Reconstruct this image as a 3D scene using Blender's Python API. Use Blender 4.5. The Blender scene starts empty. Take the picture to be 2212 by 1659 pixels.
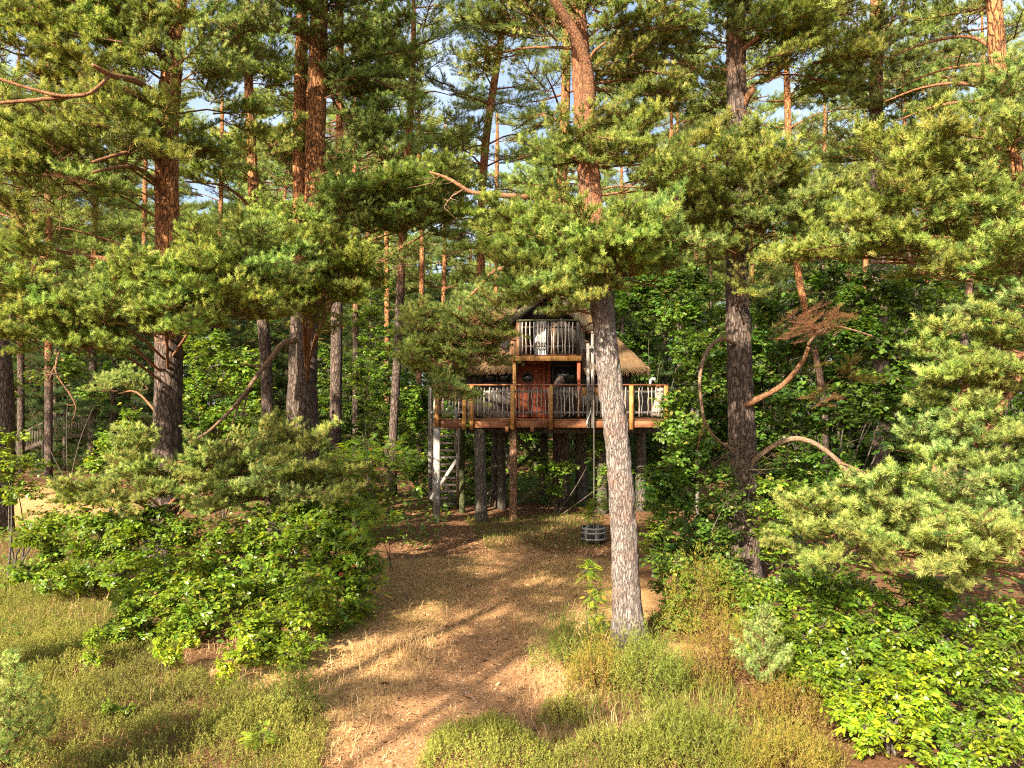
import bpy, math, random
import numpy as np
from mathutils import Vector, Matrix, Euler, noise

# ------------------------------------------------------------------ camera, sky, sun, exposure
SC = bpy.context.scene
COL = SC.collection
F, CX, CY, CAMH = 1662.0, 1106.0, 829.5, 3.05
PITCH = math.atan(38.5 / F)
cam = bpy.data.cameras.new('camera')
camo = bpy.data.objects.new('camera', cam)
COL.objects.link(camo)
camo.location = (0, 0, CAMH)
camo.rotation_euler = (math.pi / 2 + PITCH, 0, 0)
cam.sensor_width = 36
cam.lens = 36 * F / 2212
cam.clip_start = 0.05
cam.clip_end = 2000
SC.camera = camo

SUN_EL, SUN_AZ = math.radians(32), math.radians(29)      # light travels towards +Y, a bit to the right
w = bpy.data.worlds.new('World')
SC.world = w
w.use_nodes = True
nt = w.node_tree
nt.nodes.clear()
wo = nt.nodes.new('ShaderNodeOutputWorld')
bg = nt.nodes.new('ShaderNodeBackground')
sky = nt.nodes.new('ShaderNodeTexSky')
sky.sky_type = 'NISHITA'
sky.sun_disc = False
sky.sun_elevation = SUN_EL
sky.sun_rotation = math.pi + SUN_AZ
sky.air_density = 1.0
sky.dust_density = 3.5
sky.ozone_density = 1.5
bg.inputs[1].default_value = 0.058
# thin broken cloud veil over the blue, the same all round
wtc = nt.nodes.new('ShaderNodeTexCoord')
wmp = nt.nodes.new('ShaderNodeMapping')
wmp.inputs['Scale'].default_value = (1, 1, 2.2)
wns = nt.nodes.new('ShaderNodeTexNoise')
wns.inputs['Scale'].default_value = 3.2
wns.inputs['Detail'].default_value = 6
wrp = nt.nodes.new('ShaderNodeValToRGB')
wrp.color_ramp.elements[0].position = .36
wrp.color_ramp.elements[0].color = (.8, .95, 1.1, 1)
wrp.color_ramp.elements[1].position = .66
wrp.color_ramp.elements[1].color = (2.7, 2.75, 2.8, 1)
wad = nt.nodes.new('ShaderNodeMix')
wad.data_type = 'RGBA'
wad.blend_type = 'ADD'
wad.inputs[0].default_value = 1
nt.links.new(wtc.outputs['Generated'], wmp.inputs[0])
nt.links.new(wmp.outputs[0], wns.inputs['Vector'])
nt.links.new(wns.outputs['Fac'], wrp.inputs[0])
nt.links.new(sky.outputs[0], wad.inputs[6])
nt.links.new(wrp.outputs[0], wad.inputs[7])
nt.links.new(wad.outputs[2], bg.inputs[0])
nt.links.new(bg.outputs[0], wo.inputs[0])

sd = Vector((math.sin(SUN_AZ) * math.cos(SUN_EL), math.cos(SUN_AZ) * math.cos(SUN_EL), -math.sin(SUN_EL)))
sl = bpy.data.lights.new('sun', 'SUN')
sl.energy = 5.0
sl.angle = math.radians(0.55)
sl.color = (1.0, 0.90, 0.73)
so = bpy.data.objects.new('sun', sl)
so.rotation_euler = sd.to_track_quat('-Z', 'Y').to_euler()
so.location = (-20, -30, 30)
COL.objects.link(so)

SC.view_settings.view_transform = 'Standard'
SC.view_settings.look = 'None'
SC.view_settings.gamma = 1
SC.view_settings.exposure = 1.95
SC.view_settings.use_curve_mapping = False
cy = SC.cycles
cy.max_bounces = 5
cy.diffuse_bounces = 3
cy.glossy_bounces = 2
cy.transmission_bounces = 4
cy.transparent_max_bounces = 8
cy.use_denoising = False
cy.filter_width = 1.15
cy.use_adaptive_sampling = False
cy.sample_clamp_indirect = 6
try:
    cy.denoiser = 'OPENIMAGEDENOISE'
    cy.denoising_input_passes = 'RGB_ALBEDO_NORMAL'
    cy.denoising_prefilter = 'ACCURATE'
except Exception:
    pass

R = random.Random(11)
NR = np.random.default_rng(5)
_c, _s = math.cos(PITCH), math.sin(PITCH)


def P(px, py, Y):
    """A point of the place: where the sight line through a photo point (2212 wide) meets the depth Y."""
    dx, dz = (px - CX) / F, -(py - CY) / F
    d = (dx, _c - dz * _s, _s + dz * _c)
    t = Y / d[1]
    return Vector((dx * t, Y, CAMH + d[2] * t))


def proj(x, y, z):
    z = z - CAMH
    v = y * _c + z * _s
    u = -y * _s + z * _c
    return CX + F * x / v, CY - F * u / v


def gh(x, y):
    return 0.10 * noise.noise(Vector((x * .23, y * .23, 3.1))) + 0.03 * noise.noise(Vector((x * .9, y * .9, 7.7)))


# ------------------------------------------------------------------ materials
def mat(name):
    m = bpy.data.materials.new(name)
    m.use_nodes = True
    n = m.node_tree
    return m, n, n.nodes['Principled BSDF'], n.nodes['Material Output']


def node(n, t, **k):
    x = n.nodes.new(t)
    for a, v in k.items():
        setattr(x, a, v)
    return x


def ramp(n, stops, fac):
    r = n.nodes.new('ShaderNodeValToRGB')
    e = r.color_ramp.elements
    while len(e) < len(stops):
        e.new(0.5)
    for el, (p, c) in zip(e, stops):
        el.position = p
        el.color = (*c, 1)
    n.links.new(fac, r.inputs[0])
    return r.outputs[0]


def mixc(n, a, b, fac, mode='MIX'):
    m = n.nodes.new('ShaderNodeMix')
    m.data_type = 'RGBA'
    m.blend_type = mode
    for sock, v in ((m.inputs[6], a), (m.inputs[7], b), (m.inputs[0], fac)):
        if hasattr(v, 'type') and hasattr(v, 'links'):
            n.links.new(v, sock)
        elif isinstance(v, (int, float)):
            sock.default_value = v
        else:
            sock.default_value = (*v, 1)
    return m.outputs[2]


def noise_tex(n, scale, detail=4, vec=None, rough=.55):
    t = node(n, 'ShaderNodeTexNoise')
    t.inputs['Scale'].default_value = scale
    t.inputs['Detail'].default_value = detail
    t.inputs['Roughness'].default_value = rough
    if vec is not None:
        n.links.new(vec, t.inputs['Vector'])
    return t.outputs['Fac']


def mapping(n, coord, scale):
    tc = node(n, 'ShaderNodeTexCoord')
    mp = node(n, 'ShaderNodeMapping')
    mp.inputs['Scale'].default_value = scale
    n.links.new(tc.outputs[coord], mp.inputs['Vector'])
    return mp.outputs[0]


def bump(n, h, strength, dist, bsdf):
    b = node(n, 'ShaderNodeBump')
    b.inputs['Strength'].default_value = strength
    b.inputs['Distance'].default_value = dist
    n.links.new(h, b.inputs['Height'])
    n.links.new(b.outputs[0], bsdf.inputs['Normal'])


def leafy(name, stops, trans, transcol, rough, spec=.4, patch=.8):
    """Foliage: colour varies leaf by leaf (attribute rnd) and by the object's own tint."""
    m, n, b, out = mat(name)
    at = node(n, 'ShaderNodeAttribute', attribute_name='rnd')
    col = ramp(n, stops, at.outputs['Fac'])
    oi = node(n, 'ShaderNodeObjectInfo')
    col = mixc(n, col, oi.outputs['Color'], 1.0, 'MULTIPLY')
    hv = node(n, 'ShaderNodeHueSaturation')
    mr = node(n, 'ShaderNodeMapRange')
    mr.inputs[3].default_value = .485
    mr.inputs[4].default_value = .515
    n.links.new(oi.outputs['Random'], mr.inputs[0])
    n.links.new(mr.outputs[0], hv.inputs['Hue'])
    mr2 = node(n, 'ShaderNodeMapRange')
    mr2.inputs[3].default_value = patch
    mr2.inputs[4].default_value = 2 - patch
    n.links.new(oi.outputs['Random'], mr2.inputs[0])
    n.links.new(mr2.outputs[0], hv.inputs['Value'])
    n.links.new(col, hv.inputs['Color'])
    n.links.new(hv.outputs[0], b.inputs['Base Color'])
    b.inputs['Roughness'].default_value = rough
    b.inputs['Specular IOR Level'].default_value = spec
    tr = node(n, 'ShaderNodeBsdfTranslucent')
    tc = mixc(n, hv.outputs[0], transcol, 1.0, 'MULTIPLY')
    n.links.new(tc, tr.inputs[0])
    mx = node(n, 'ShaderNodeMixShader')
    mx.inputs[0].default_value = trans
    n.links.new(b.outputs[0], mx.inputs[1])
    n.links.new(tr.outputs[0], mx.inputs[2])
    n.links.new(mx.outputs[0], out.inputs[0])
    return m


M = {}
M['needle'] = leafy('pine_needles', [(0, (.055, .095, .022)), (.5, (.225, .28, .06)), (.92, (.41, .43, .12)), (1, (.42, .25, .09))], .40, (1.5, 1.5, .75), .5, .3)
M['dead'] = leafy('dead_needles', [(0, (.09, .045, .02)), (.6, (.18, .085, .035)), (1, (.30, .16, .07))], .2, (1.3, 1.2, .9), .7, .2)
M['oak'] = leafy('oak_leaves', [(0, (.05, .10, .012)), (.55, (.135, .21, .018)), (.93, (.28, .34, .028)), (1, (.32, .24, .03))], .42, (2.1, 1.8, .5), .36, .5)
M['hazel'] = leafy('hazel_leaves', [(0, (.045, .09, .014)), (.55, (.10, .17, .02)), (.95, (.21, .28, .03)), (1, (.24, .20, .04))], .40, (2.0, 1.8, .6), .40, .45)
M['heather'] = leafy('heather_sprigs', [(0, (.15, .08, .04)), (.25, (.13, .135, .03)), (.6, (.25, .27, .045)), (.85, (.42, .40, .075)), (1, (.34, .20, .09))], .3, (1.4, 1.3, .8), .65, .25)
M['broom'] = leafy('broom_shoots', [(0, (.08, .10, .018)), (.5, (.16, .19, .026)), (.85, (.25, .26, .04)), (1, (.32, .21, .08))], .25, (1.5, 1.5, .7), .55, .3)
M['straw'] = leafy('dry_grass', [(0, (.26, .145, .055)), (.45, (.47, .30, .125)), (.85, (.66, .47, .23)), (1, (.30, .30, .08))], .25, (1.2, 1.1, .9), .7, .2)
M['litter'] = leafy('bark_litter', [(0, (.08, .04, .02)), (.5, (.25, .125, .06)), (.85, (.44, .25, .13)), (1, (.55, .42, .32))], .0, (1, 1, 1), .85, .15)


def bark(name, lo, mid, hi, orange, vs=(7, 7, 2.2), bs=1.0, lichen=.0, crack=.1, off=0.0):
    m, n, b, out = mat(name)
    v = mapping(n, 'Object', vs)
    v2 = mapping(n, 'Object', (1.3, 1.3, 1.3))
    wob = node(n, 'ShaderNodeTexNoise')
    wob.inputs['Scale'].default_value = 1.6
    wob.inputs['Detail'].default_value = 4
    n.links.new(v, wob.inputs['Vector'])
    wv = node(n, 'ShaderNodeVectorMath', operation='ADD')
    n.links.new(v, wv.inputs[0])
    n.links.new(wob.outputs['Color'], wv.inputs[1])
    vo = node(n, 'ShaderNodeTexVoronoi', feature='DISTANCE_TO_EDGE')
    vo.inputs['Scale'].default_value = 2.0
    n.links.new(wv.outputs[0], vo.inputs['Vector'])
    fine = noise_tex(n, 5, 6, v, .7)
    big = noise_tex(n, 2.2, 3, v2)
    e = ramp(n, [(0, (crack, crack, crack)), (.16, (1, 1, 1))], vo.outputs[0])
    c = ramp(n, [(.3, lo), (.5, mid), (.68, hi)], fine)
    at = node(n, 'ShaderNodeAttribute', attribute_name='rnd')
    oc = ramp(n, [(.25, tuple(x * .5 for x in orange)), (.5, orange), (.75, tuple(min(1, x * 1.45) for x in orange))], fine)
    ad = node(n, 'ShaderNodeMath', operation='ADD')
    ms = node(n, 'ShaderNodeMath', operation='MULTIPLY_ADD')
    n.links.new(big, ms.inputs[0])
    ms.inputs[1].default_value = 1.1
    ms.inputs[1].default_value = 1.1 + 8 * off
    ms.inputs[2].default_value = -.55 - 4 * off + off
    n.links.new(at.outputs['Fac'], ad.inputs[0])
    n.links.new(ms.outputs[0], ad.inputs[1])
    ad.use_clamp = True
    c = mixc(n, c, oc, ad.outputs[0])
    if lichen:
        lf = ramp(n, [(.58, (0, 0, 0)), (.68, (lichen, lichen, lichen))], noise_tex(n, 3.5, 6, v2, .75))
        c = mixc(n, c, (.34, .36, .22), lf)
    c = mixc(n, (lo[0] * .5, lo[1] * .5, lo[2] * .5), c, e)
    n.links.new(c, b.inputs['Base Color'])
    b.inputs['Roughness'].default_value = .9
    b.inputs['Specular IOR Level'].default_value = .15
    h = node(n, 'ShaderNodeMath', operation='MULTIPLY_ADD')
    n.links.new(e, h.inputs[0])
    h.inputs[1].default_value = .7
    n.links.new(fine, h.inputs[2])
    bump(n, h.outputs[0], bs, .03, b)
    return m


M['bark'] = bark('pine_bark', (.055, .038, .03), (.12, .085, .065), (.22, .165, .13), (.40, .17, .065))
M['palebark'] = bark('pale_pine_bark', (.12, .09, .075), (.27, .22, .19), (.44, .385, .345), (.34, .14, .065), (17, 17, 3.6), 1.0, .35, .25, .1)
M['twig'] = bark('twig_bark', (.07, .04, .025), (.15, .08, .045), (.24, .13, .075), (.33, .15, .07), (14, 14, 14), .4)
M['deadwood'] = bark('dead_branch_bark', (.13, .09, .06), (.26, .19, .13), (.40, .32, .24), (.24, .12, .055), (14, 14, 14), .5)
M['stem'] = bark('shrub_stem_bark', (.05, .04, .03), (.10, .08, .06), (.17, .14, .11), (.12, .09, .06), (14, 14, 6), .4)


def wood(name, a, b_, c, scale=(30, 30, 2.2), rough=.65):
    m, n, b, out = mat(name)
    v = mapping(n, 'Object', scale)
    f = noise_tex(n, 1.6, 5, v, .65)
    col = ramp(n, [(.28, a), (.5, b_), (.74, c)], f)
    oi = node(n, 'ShaderNodeObjectInfo')
    mr = node(n, 'ShaderNodeMapRange')
    mr.inputs[3].default_value = .72
    mr.inputs[4].default_value = 1.22
    n.links.new(oi.outputs['Random'], mr.inputs[0])
    col = mixc(n, col, mr.outputs[0], 1.0, 'MULTIPLY')
    blot = ramp(n, [(.42, (1, 1, 1)), (.66, (.55, .5, .47))], noise_tex(n, 2.3, 4, mapping(n, 'Object', (1.5, 1.5, 1.5)), .6))
    col = mixc(n, col, blot, 1.0, 'MULTIPLY')
    n.links.new(col, b.inputs['Base Color'])
    b.inputs['Roughness'].default_value = rough
    b.inputs['Specular IOR Level'].default_value = .25
    bump(n, f, .5, .01, b)
    return m


M['larch'] = wood('yellow_larch_timber', (.24, .11, .03), (.40, .20, .055), (.52, .30, .10))
M['redwood'] = wood('red_stained_timber', (.13, .05, .022), (.25, .10, .042), (.37, .17, .08), (2.2, 30, 30))
M['redwoodv'] = wood('red_stained_boards', (.15, .035, .015), (.26, .065, .028), (.36, .11, .05))
M['grey'] = wood('weathered_grey_timber', (.13, .115, .10), (.25, .23, .205), (.40, .375, .34))
M['greyh'] = wood('weathered_grey_rail', (.11, .10, .085), (.21, .19, .17), (.34, .32, .29), (2.2, 30, 30))
M['stick'] = wood('peeled_stick_wood', (.26, .20, .16), (.42, .35, .29), (.58, .51, .44))
M['shadewood'] = wood('shaded_timber', (.04, .03, .022), (.085, .065, .045), (.15, .12, .085))  # shade over the far platform stairs is put into this dark tone
M['plank'] = wood('dark_wall_planks', (.02, .016, .013), (.045, .035, .028), (.09, .075, .06))
M['slab'] = wood('brown_slab_wood', (.14, .07, .035), (.28, .15, .075), (.42, .26, .15))
M['log'] = bark('log_post_bark', (.055, .045, .035), (.115, .10, .075), (.20, .18, .14), (.34, .15, .07), (9, 9, 3), .8, .5)
M['moss'] = bark('mossy_log_bark', (.04, .045, .02), (.08, .09, .035), (.15, .16, .07), (.2, .12, .06), (9, 9, 9), .6, .3)


def plain(name, colr, rough=.5, metal=0, spec=.5):
    m, n, b, out = mat(name)
    c = ramp(n, [(.3, tuple(x * .8 for x in colr)), (.7, tuple(min(1, x * 1.12) for x in colr))], noise_tex(n, 9, 4, mapping(n, 'Object', (1, 1, 1))))
    n.links.new(c, b.inputs['Base Color'])
    b.inputs['Roughness'].default_value = rough
    b.inputs['Metallic'].default_value = metal
    b.inputs['Specular IOR Level'].default_value = spec
    return m


M['hoop'] = plain('zinc_hoop', (.26, .26, .25), .6, .2)
M['rope'] = plain('pale_rope', (.17, .14, .11), .9)
M['cloth'] = plain('white_curtain_cloth', (.5, .51, .5), .8)
M['white'] = plain('white_paint', (.42, .42, .40), .5)
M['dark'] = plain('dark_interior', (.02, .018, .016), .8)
M['berry'] = plain('rowan_berries', (.55, .06, .015), .35)
M['pebble'] = plain('pale_pebbles', (.38, .34, .30), .8)
m, n, b, out = mat('window_glass')
b.inputs['Base Color'].default_value = (.02, .025, .025, 1)
b.inputs['Roughness'].default_value = .06
b.inputs['Specular IOR Level'].default_value = .8
M['glass'] = m
m, n, b, out = mat('thatch_straw')
v = mapping(n, 'Object', (18, 18, 5))
f = noise_tex(n, 2, 6, v, .7)
c = ramp(n, [(.25, (.06, .035, .016)), (.5, (.155, .088, .036)), (.75, (.28, .165, .07))], f)
g = ramp(n, [(.45, (0, 0, 0)), (.7, (.5, .5, .5))], noise_tex(n, 2.5, 4, mapping(n, 'Object', (1, 1, 1))))
c = mixc(n, c, (.13, .10, .06), g)
n.links.new(c, b.inputs['Base Color'])
b.inputs['Roughness'].default_value = .9
bump(n, f, 1.0, .05, b)
M['thatch'] = m
M['darkthatch'] = bark('dark_gable_thatch', (.035, .026, .018), (.075, .058, .038), (.13, .10, .06), (.12, .11, .05), (16, 16, 6), 1.0, .2)  # darker brown with olive flecks, used on the gable roof

m, n, b, out = mat('forest_floor')
ap = node(n, 'ShaderNodeAttribute', attribute_name='path')
asx = node(n, 'ShaderNodeAttribute', attribute_name='straw')
v = mapping(n, 'Object', (1, 1, 1))
n1 = noise_tex(n, 1.3, 6, v, .65)
n2 = noise_tex(n, 22, 6, v, .75)
n3 = noise_tex(n, 60, 4, v, .7)
mul = ramp(n, [(.3, (.05, .024, .012)), (.5, (.15, .072, .034)), (.72, (.31, .165, .082))], n2)
stw = ramp(n, [(.28, (.22, .115, .042)), (.5, (.42, .25, .098)), (.72, (.6, .40, .18))], n2)
drt = ramp(n, [(.28, (.16, .08, .04)), (.5, (.35, .18, .08)), (.72, (.54, .33, .17))], n3)


def thr(att, wgt, a, b_):
    ma = node(n, 'ShaderNodeMath', operation='MULTIPLY_ADD')
    n.links.new(n1, ma.inputs[0])
    ma.inputs[1].default_value = wgt
    n.links.new(att, ma.inputs[2])
    return ramp(n, [(a, (0, 0, 0)), (b_, (1, 1, 1))], ma.outputs[0])


c = mixc(n, mul, stw, thr(asx.outputs['Fac'], .7, .5, .75))
c = mixc(n, c, drt, thr(ap.outputs['Fac'], .8, .75, 1.0))
wl = thr(ap.outputs['Fac'], 1.6, 1.75, 2.0)
c = mixc(n, c, mul, wl)
n.links.new(c, b.inputs['Base Color'])
b.inputs['Roughness'].default_value = .95
b.inputs['Specular IOR Level'].default_value = .1
bump(n, n2, .8, .04, b)
M['ground'] = m


# ------------------------------------------------------------------ mesh helpers
def mk(name, V, T, mats, mi=None, rnd=None, smooth=False, extra=None):
    V = np.asarray(V, np.float32).reshape(-1, 3)
    T = np.asarray(T, np.int32).reshape(-1, 3)
    me = bpy.data.meshes.new(name)
    me.vertices.add(len(V))
    me.vertices.foreach_set('co', V.ravel())
    me.loops.add(T.size)
    me.loops.foreach_set('vertex_index', T.ravel())
    me.polygons.add(len(T))
    me.polygons.foreach_set('loop_start', np.arange(0, T.size, 3, dtype=np.int32))
    for x in (mats if isinstance(mats, (list, tuple)) else [mats]):
        me.materials.append(x)
    if mi is not None:
        me.polygons.foreach_set('material_index', np.asarray(mi, np.int32))
    if smooth:
        me.polygons.foreach_set('use_smooth', np.ones(len(T), bool))
    for k, a in ([('rnd', rnd)] if rnd is not None else []) + list((extra or {}).items()):
        at = me.attributes.new(k, 'FLOAT', 'POINT')
        at.data.foreach_set('value', np.asarray(a, np.float32).ravel())
    me.update(calc_edges=True)
    return me


class MB:
    """Collects shapes into one mesh."""

    def __init__(self):
        self.V, self.T, self.mi, self.r, self.n = [], [], [], [], 0

    def add(self, V, T, mi=0, rnd=0.0):
        V = np.asarray(V, float).reshape(-1, 3)
        T = np.asarray(T, int).reshape(-1, 3)
        self.V.append(V)
        self.T.append(T + self.n)
        self.mi.append(np.full(len(T), mi) if np.isscalar(mi) else np.asarray(mi))
        self.r.append(np.full(len(V), rnd) if np.isscalar(rnd) else np.asarray(rnd))
        self.n += len(V)
        return self

    def mesh(self, name, mats, smooth=False):
        return mk(name, np.concatenate(self.V), np.concatenate(self.T), mats, np.concatenate(self.mi), np.concatenate(self.r), smooth)


def tube(pts, rad, sides=8, rough=0.0, seed=0, cap=True, step=None):
    """Verts and tris of a round bar along a polyline; rough = relative unevenness."""
    p = np.array([tuple(q) for q in pts], float)
    r = np.broadcast_to(np.asarray(rad, float), (len(p),)).copy()
    if step:
        seg = np.linalg.norm(np.diff(p, axis=0), axis=1)
        s = np.concatenate([[0], np.cumsum(seg)])
        k = max(3, int(s[-1] / step) + 1)
        u = np.linspace(0, s[-1], k)
        # Catmull-like smoothing through cosine-eased cubic hermite
        tan = np.gradient(p, s, axis=0)
        idx = np.clip(np.searchsorted(s, u, 'right') - 1, 0, len(seg) - 1)
        h = seg[idx][:, None]
        t = ((u - s[idx]) / seg[idx])[:, None]
        p = (2 * t**3 - 3 * t**2 + 1) * p[idx] + (t**3 - 2 * t**2 + t) * h * tan[idx] + (-2 * t**3 + 3 * t**2) * p[idx + 1] + (t**3 - t**2) * h * tan[idx + 1]
        r = np.interp(u, s, r)
    d = np.gradient(p, axis=0)
    d /= np.linalg.norm(d, axis=1)[:, None] + 1e-9
    ref = np.array([1.0, 0, 0]) if abs(d[0][0]) < .8 else np.array([0, 1.0, 0])
    a = ref - d * (d @ ref)[:, None]
    for i in range(1, len(p)):
        q = a[i - 1] - d[i] * np.dot(a[i - 1], d[i])
        a[i] = q / (np.linalg.norm(q) + 1e-9)
    a[0] = a[0] / np.linalg.norm(a[0])
    b = np.cross(d, a)
    th = np.linspace(0, 2 * math.pi, sides, endpoint=False)
    rr = np.repeat(r[:, None], sides, 1)
    if rough:
        g = np.random.default_rng(seed)
        nz = g.normal(0, 1, (len(p), sides))
        nz = (nz + np.roll(nz, 1, 0) + np.roll(nz, -1, 0)) / 2
        rr = rr * (1 + rough * nz)
    V = p[:, None, :] + rr[..., None] * (np.cos(th)[None, :, None] * a[:, None, :] + np.sin(th)[None, :, None] * b[:, None, :])
    V = V.reshape(-1, 3)
    n = len(p)
    i = np.arange(n - 1)[:, None] * sides
    j = np.arange(sides)[None, :]
    k = (j + 1) % sides
    q = np.stack([i + j, i + k, i + sides + k, i + sides + j], -1).reshape(-1, 4)
    T = np.concatenate([q[:, [0, 1, 2]], q[:, [0, 2, 3]]])
    if cap:
        V = np.concatenate([V, p[:1], p[-1:]])
        jj = np.arange(sides)
        kk = (jj + 1) % sides
        T = np.concatenate([T, np.stack([kk, jj, np.full(sides, n * sides)], -1), np.stack([(n - 1) * sides + jj, (n - 1) * sides + kk, np.full(sides, n * sides + 1)], -1)])
    return V, T


BOXT = np.array([(0, 2, 1), (0, 3, 2), (4, 5, 6), (4, 6, 7), (0, 1, 5), (0, 5, 4), (1, 2, 6), (1, 6, 5), (2, 3, 7), (2, 7, 6), (3, 0, 4), (3, 4, 7)])


def bar(p0, p1, wx, wy, up=(0, 1, 0), seed=None):
    """Square timber from p0 to p1; wx across, wy along 'up'; corners chamfered."""
    p0, p1 = Vector(p0), Vector(p1)
    d = (p1 - p0).normalized()
    u = Vector(up)
    u = (u - d * u.dot(d)).normalized()
    s = d.cross(u)
    ch = min(wx, wy) * .12
    prof = []
    for sx, sy in ((-1, -1), (1, -1), (1, 1), (-1, 1)):
        hx, hy = wx / 2, wy / 2
        a = (sx * (hx - ch), sy * hy)
        c = (sx * hx, sy * (hy - ch))
        prof += [c, a] if (sx * sy > 0) else [a, c]
    V = []
    for q in (p0, p1):
        for x, y in prof:
            V.append(tuple(q + s * x + u * y))
    T = []
    for i in range(8):
        j = (i + 1) % 8
        T += [(i, j, 8 + j), (i, 8 + j, 8 + i)]
    for i in range(1, 7):
        T += [(0, i + 1, i), (8, 8 + i, 8 + i + 1)]
    return np.array(V), np.array(T)


def box(x0, x1, y0, y1, z0, z1):
    V = [(x0, y0, z0), (x1, y0, z0), (x1, y1, z0), (x0, y1, z0), (x0, y0, z1), (x1, y0, z1), (x1, y1, z1), (x0, y1, z1)]
    return np.array(V), BOXT


def link(name, me, parent=None, mtx=None, color=None):
    o = bpy.data.objects.new(name, me)
    COL.objects.link(o)
    if parent is not None:
        o.parent = parent
    if mtx is not None:
        o.matrix_basis = mtx
    if color is not None:
        o.color = (*color, 1)
    return o


def tag(o, label, cat=None, group=None, kind=None):
    o['label'] = label
    if cat:
        o['category'] = cat
    if group:
        o['group'] = group
    if kind:
        o['kind'] = kind
    return o


def thing(name, label, cat, loc=(0, 0, 0), group=None):
    o = bpy.data.objects.new(name, None)
    COL.objects.link(o)
    o.location = loc
    o.empty_display_size = .2
    return tag(o, label, cat, group)


def part(name, vt, m, parent, loc=(0, 0, 0), smooth=False, rnd=0.0):
    """One mesh part given in world coordinates, parented to an Empty at loc."""
    V, T = vt
    me = mk(name, np.asarray(V) - np.array(tuple(loc)), T, m, None, np.full(len(V), rnd), smooth)
    return link(name, me, parent)


# ------------------------------------------------------------------ foliage prototypes
def unit(v):
    return v / (np.linalg.norm(v, axis=-1, keepdims=True) + 1e-9)


def perp(d, g):
    r = g.normal(size=d.shape)
    r = r - d * np.sum(r * d, -1, keepdims=True)
    return unit(r)


def needles(base, axis, slen, k, nl, nw, g, rr):
    """k needles on each shoot: thin triangles leaving the axis at 30 to 60 degrees."""
    N = len(base)
    u = g.uniform(.05, 1, (N, k, 1))
    ax = np.repeat(axis[:, None, :], k, 1)
    o = base[:, None, :] + ax * (u * slen[:, None, None])
    th = np.radians(g.uniform(28, 78, (N, k, 1)) * (1.1 - .45 * u))
    d = ax * np.cos(th) + perp(ax, g) * np.sin(th)
    ln = nl * g.uniform(.75, 1.2, (N, k, 1))
    s = perp(d, g) * (nw / 2)
    tip = o + d * ln
    tip[..., 2] -= 0.0
    V = np.stack([o - s, o + s, tip], 2).reshape(-1, 3)
    T = np.arange(len(V)).reshape(-1, 3)
    r = np.repeat(np.clip(rr[:, None] + g.normal(0, .07, (N, k)), 0, .93), 3, 1).reshape(-1)
    return V, T, r


def pine_pad(seed, L=1.0, W=1.0, ntw=9, nsh=6, k=32, nl=.072, nw=.0085, name='needle_bough'):
    g = np.random.default_rng(seed)
    mb = MB()
    t = np.linspace(0, 1, 6)
    mp = np.stack([t * L, .06 * L * np.sin(t * 3 + g.uniform(0, 6)) * t, .02 * L + .12 * L * t**2], -1)
    v, T = tube(mp, np.linspace(.014, .005, 6), 4, cap=False)
    mb.add(v, T, 1, .4)
    B, A = [], []
    for i in range(ntw):
        tt = .12 + .86 * (i + g.uniform(-.3, .3)) / ntw
        o = np.array([np.interp(tt, t, mp[:, c]) for c in range(3)])
        for sgn in (-1, 1):
            if g.uniform() < .08:
                continue
            an = math.radians(g.uniform(32, 68)) * sgn
            ln = W * .5 * (1.05 - .55 * tt) * g.uniform(.6, 1.15)
            d = np.array([math.cos(an), math.sin(an), g.uniform(-.05, .45)])
            d /= np.linalg.norm(d)
            q = np.stack([o, o + d * ln * .5 + np.array([0, 0, -.012]), o + d * ln + np.array([0, 0, .03])])
            v, T = tube(q, [.007, .005, .003], 3, cap=False)
            mb.add(v, T, 1, .4)
            for s in np.linspace(.22, 1, nsh):
                b = o + d * ln * s + g.normal(0, .015, 3)
                a = d * g.uniform(.3, .8) + np.array([0, 0, g.uniform(.3, .95)]) + g.normal(0, .33, 3)
                B.append(b)
                A.append(a)
    for s in np.linspace(.3, 1, 9):
        o = np.array([np.interp(s, t, mp[:, c]) for c in range(3)])
        B.append(o)
        A.append(np.array([.8, 0, .5]) + g.normal(0, .35, 3))
    B, A = np.array(B), unit(np.array(A))
    sl_ = g.uniform(.06, .12, len(B))
    rr = np.clip(g.normal(.48, .28, len(B)), .02, .9)
    v, T, r = needles(B, A, sl_, k, nl, nw, g, rr)
    mb.add(v, T, 0, r)
    return mb.mesh(name, [M['needle'], M['twig']])


PADS = [pine_pad(100 + i, 1.0, g_, 8, 5, 42) for i, g_ in enumerate((1.0, .8, 1.15, .95, 1.05, .85, 1.2, .9))]
SPARSE = [pine_pad(150 + i, 1.0, .9, 6, 4, 24) for i in range(3)]
FAR = [pine_pad(180 + i, 1.0, 1.0, 9, 6, 15, .075, .008) for i in range(6)]
DEADP = []
for i in range(3):
    me = pine_pad(170 + i, 1.0, .9, 7, 4, 16, .055, .004, 'dead_bough')
    me.materials[0] = M['dead']
    DEADP.append(me)

OAKO = [(0, .02), (.14, .11), (.24, .085), (.37, .22), (.47, .15), (.62, .29), (.72, .19), (.86, .2), (.95, .1), (1, 0.01)]
RNDO = [(0, .03), (.14, .22), (.36, .37), (.62, .36), (.84, .2), (1, .01)]
BEEO = [(0, .02), (.2, .2), (.5, .29), (.8, .17), (1, .01)]


def leaf_shape(outl, droop=.25, fold=.18):
    V, T = [], []
    for t, h in outl:
        z = -droop * t * t
        V += [(t, h, z + fold * h), (t, 0, z), (t, -h, z + fold * h)]
    for i in range(len(outl) - 1):
        a = 3 * i
        T += [(a, a + 1, a + 4), (a, a + 4, a + 3), (a + 1, a + 2, a + 5), (a + 1, a + 5, a + 4)]
    return np.array(V, float), np.array(T)


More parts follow.
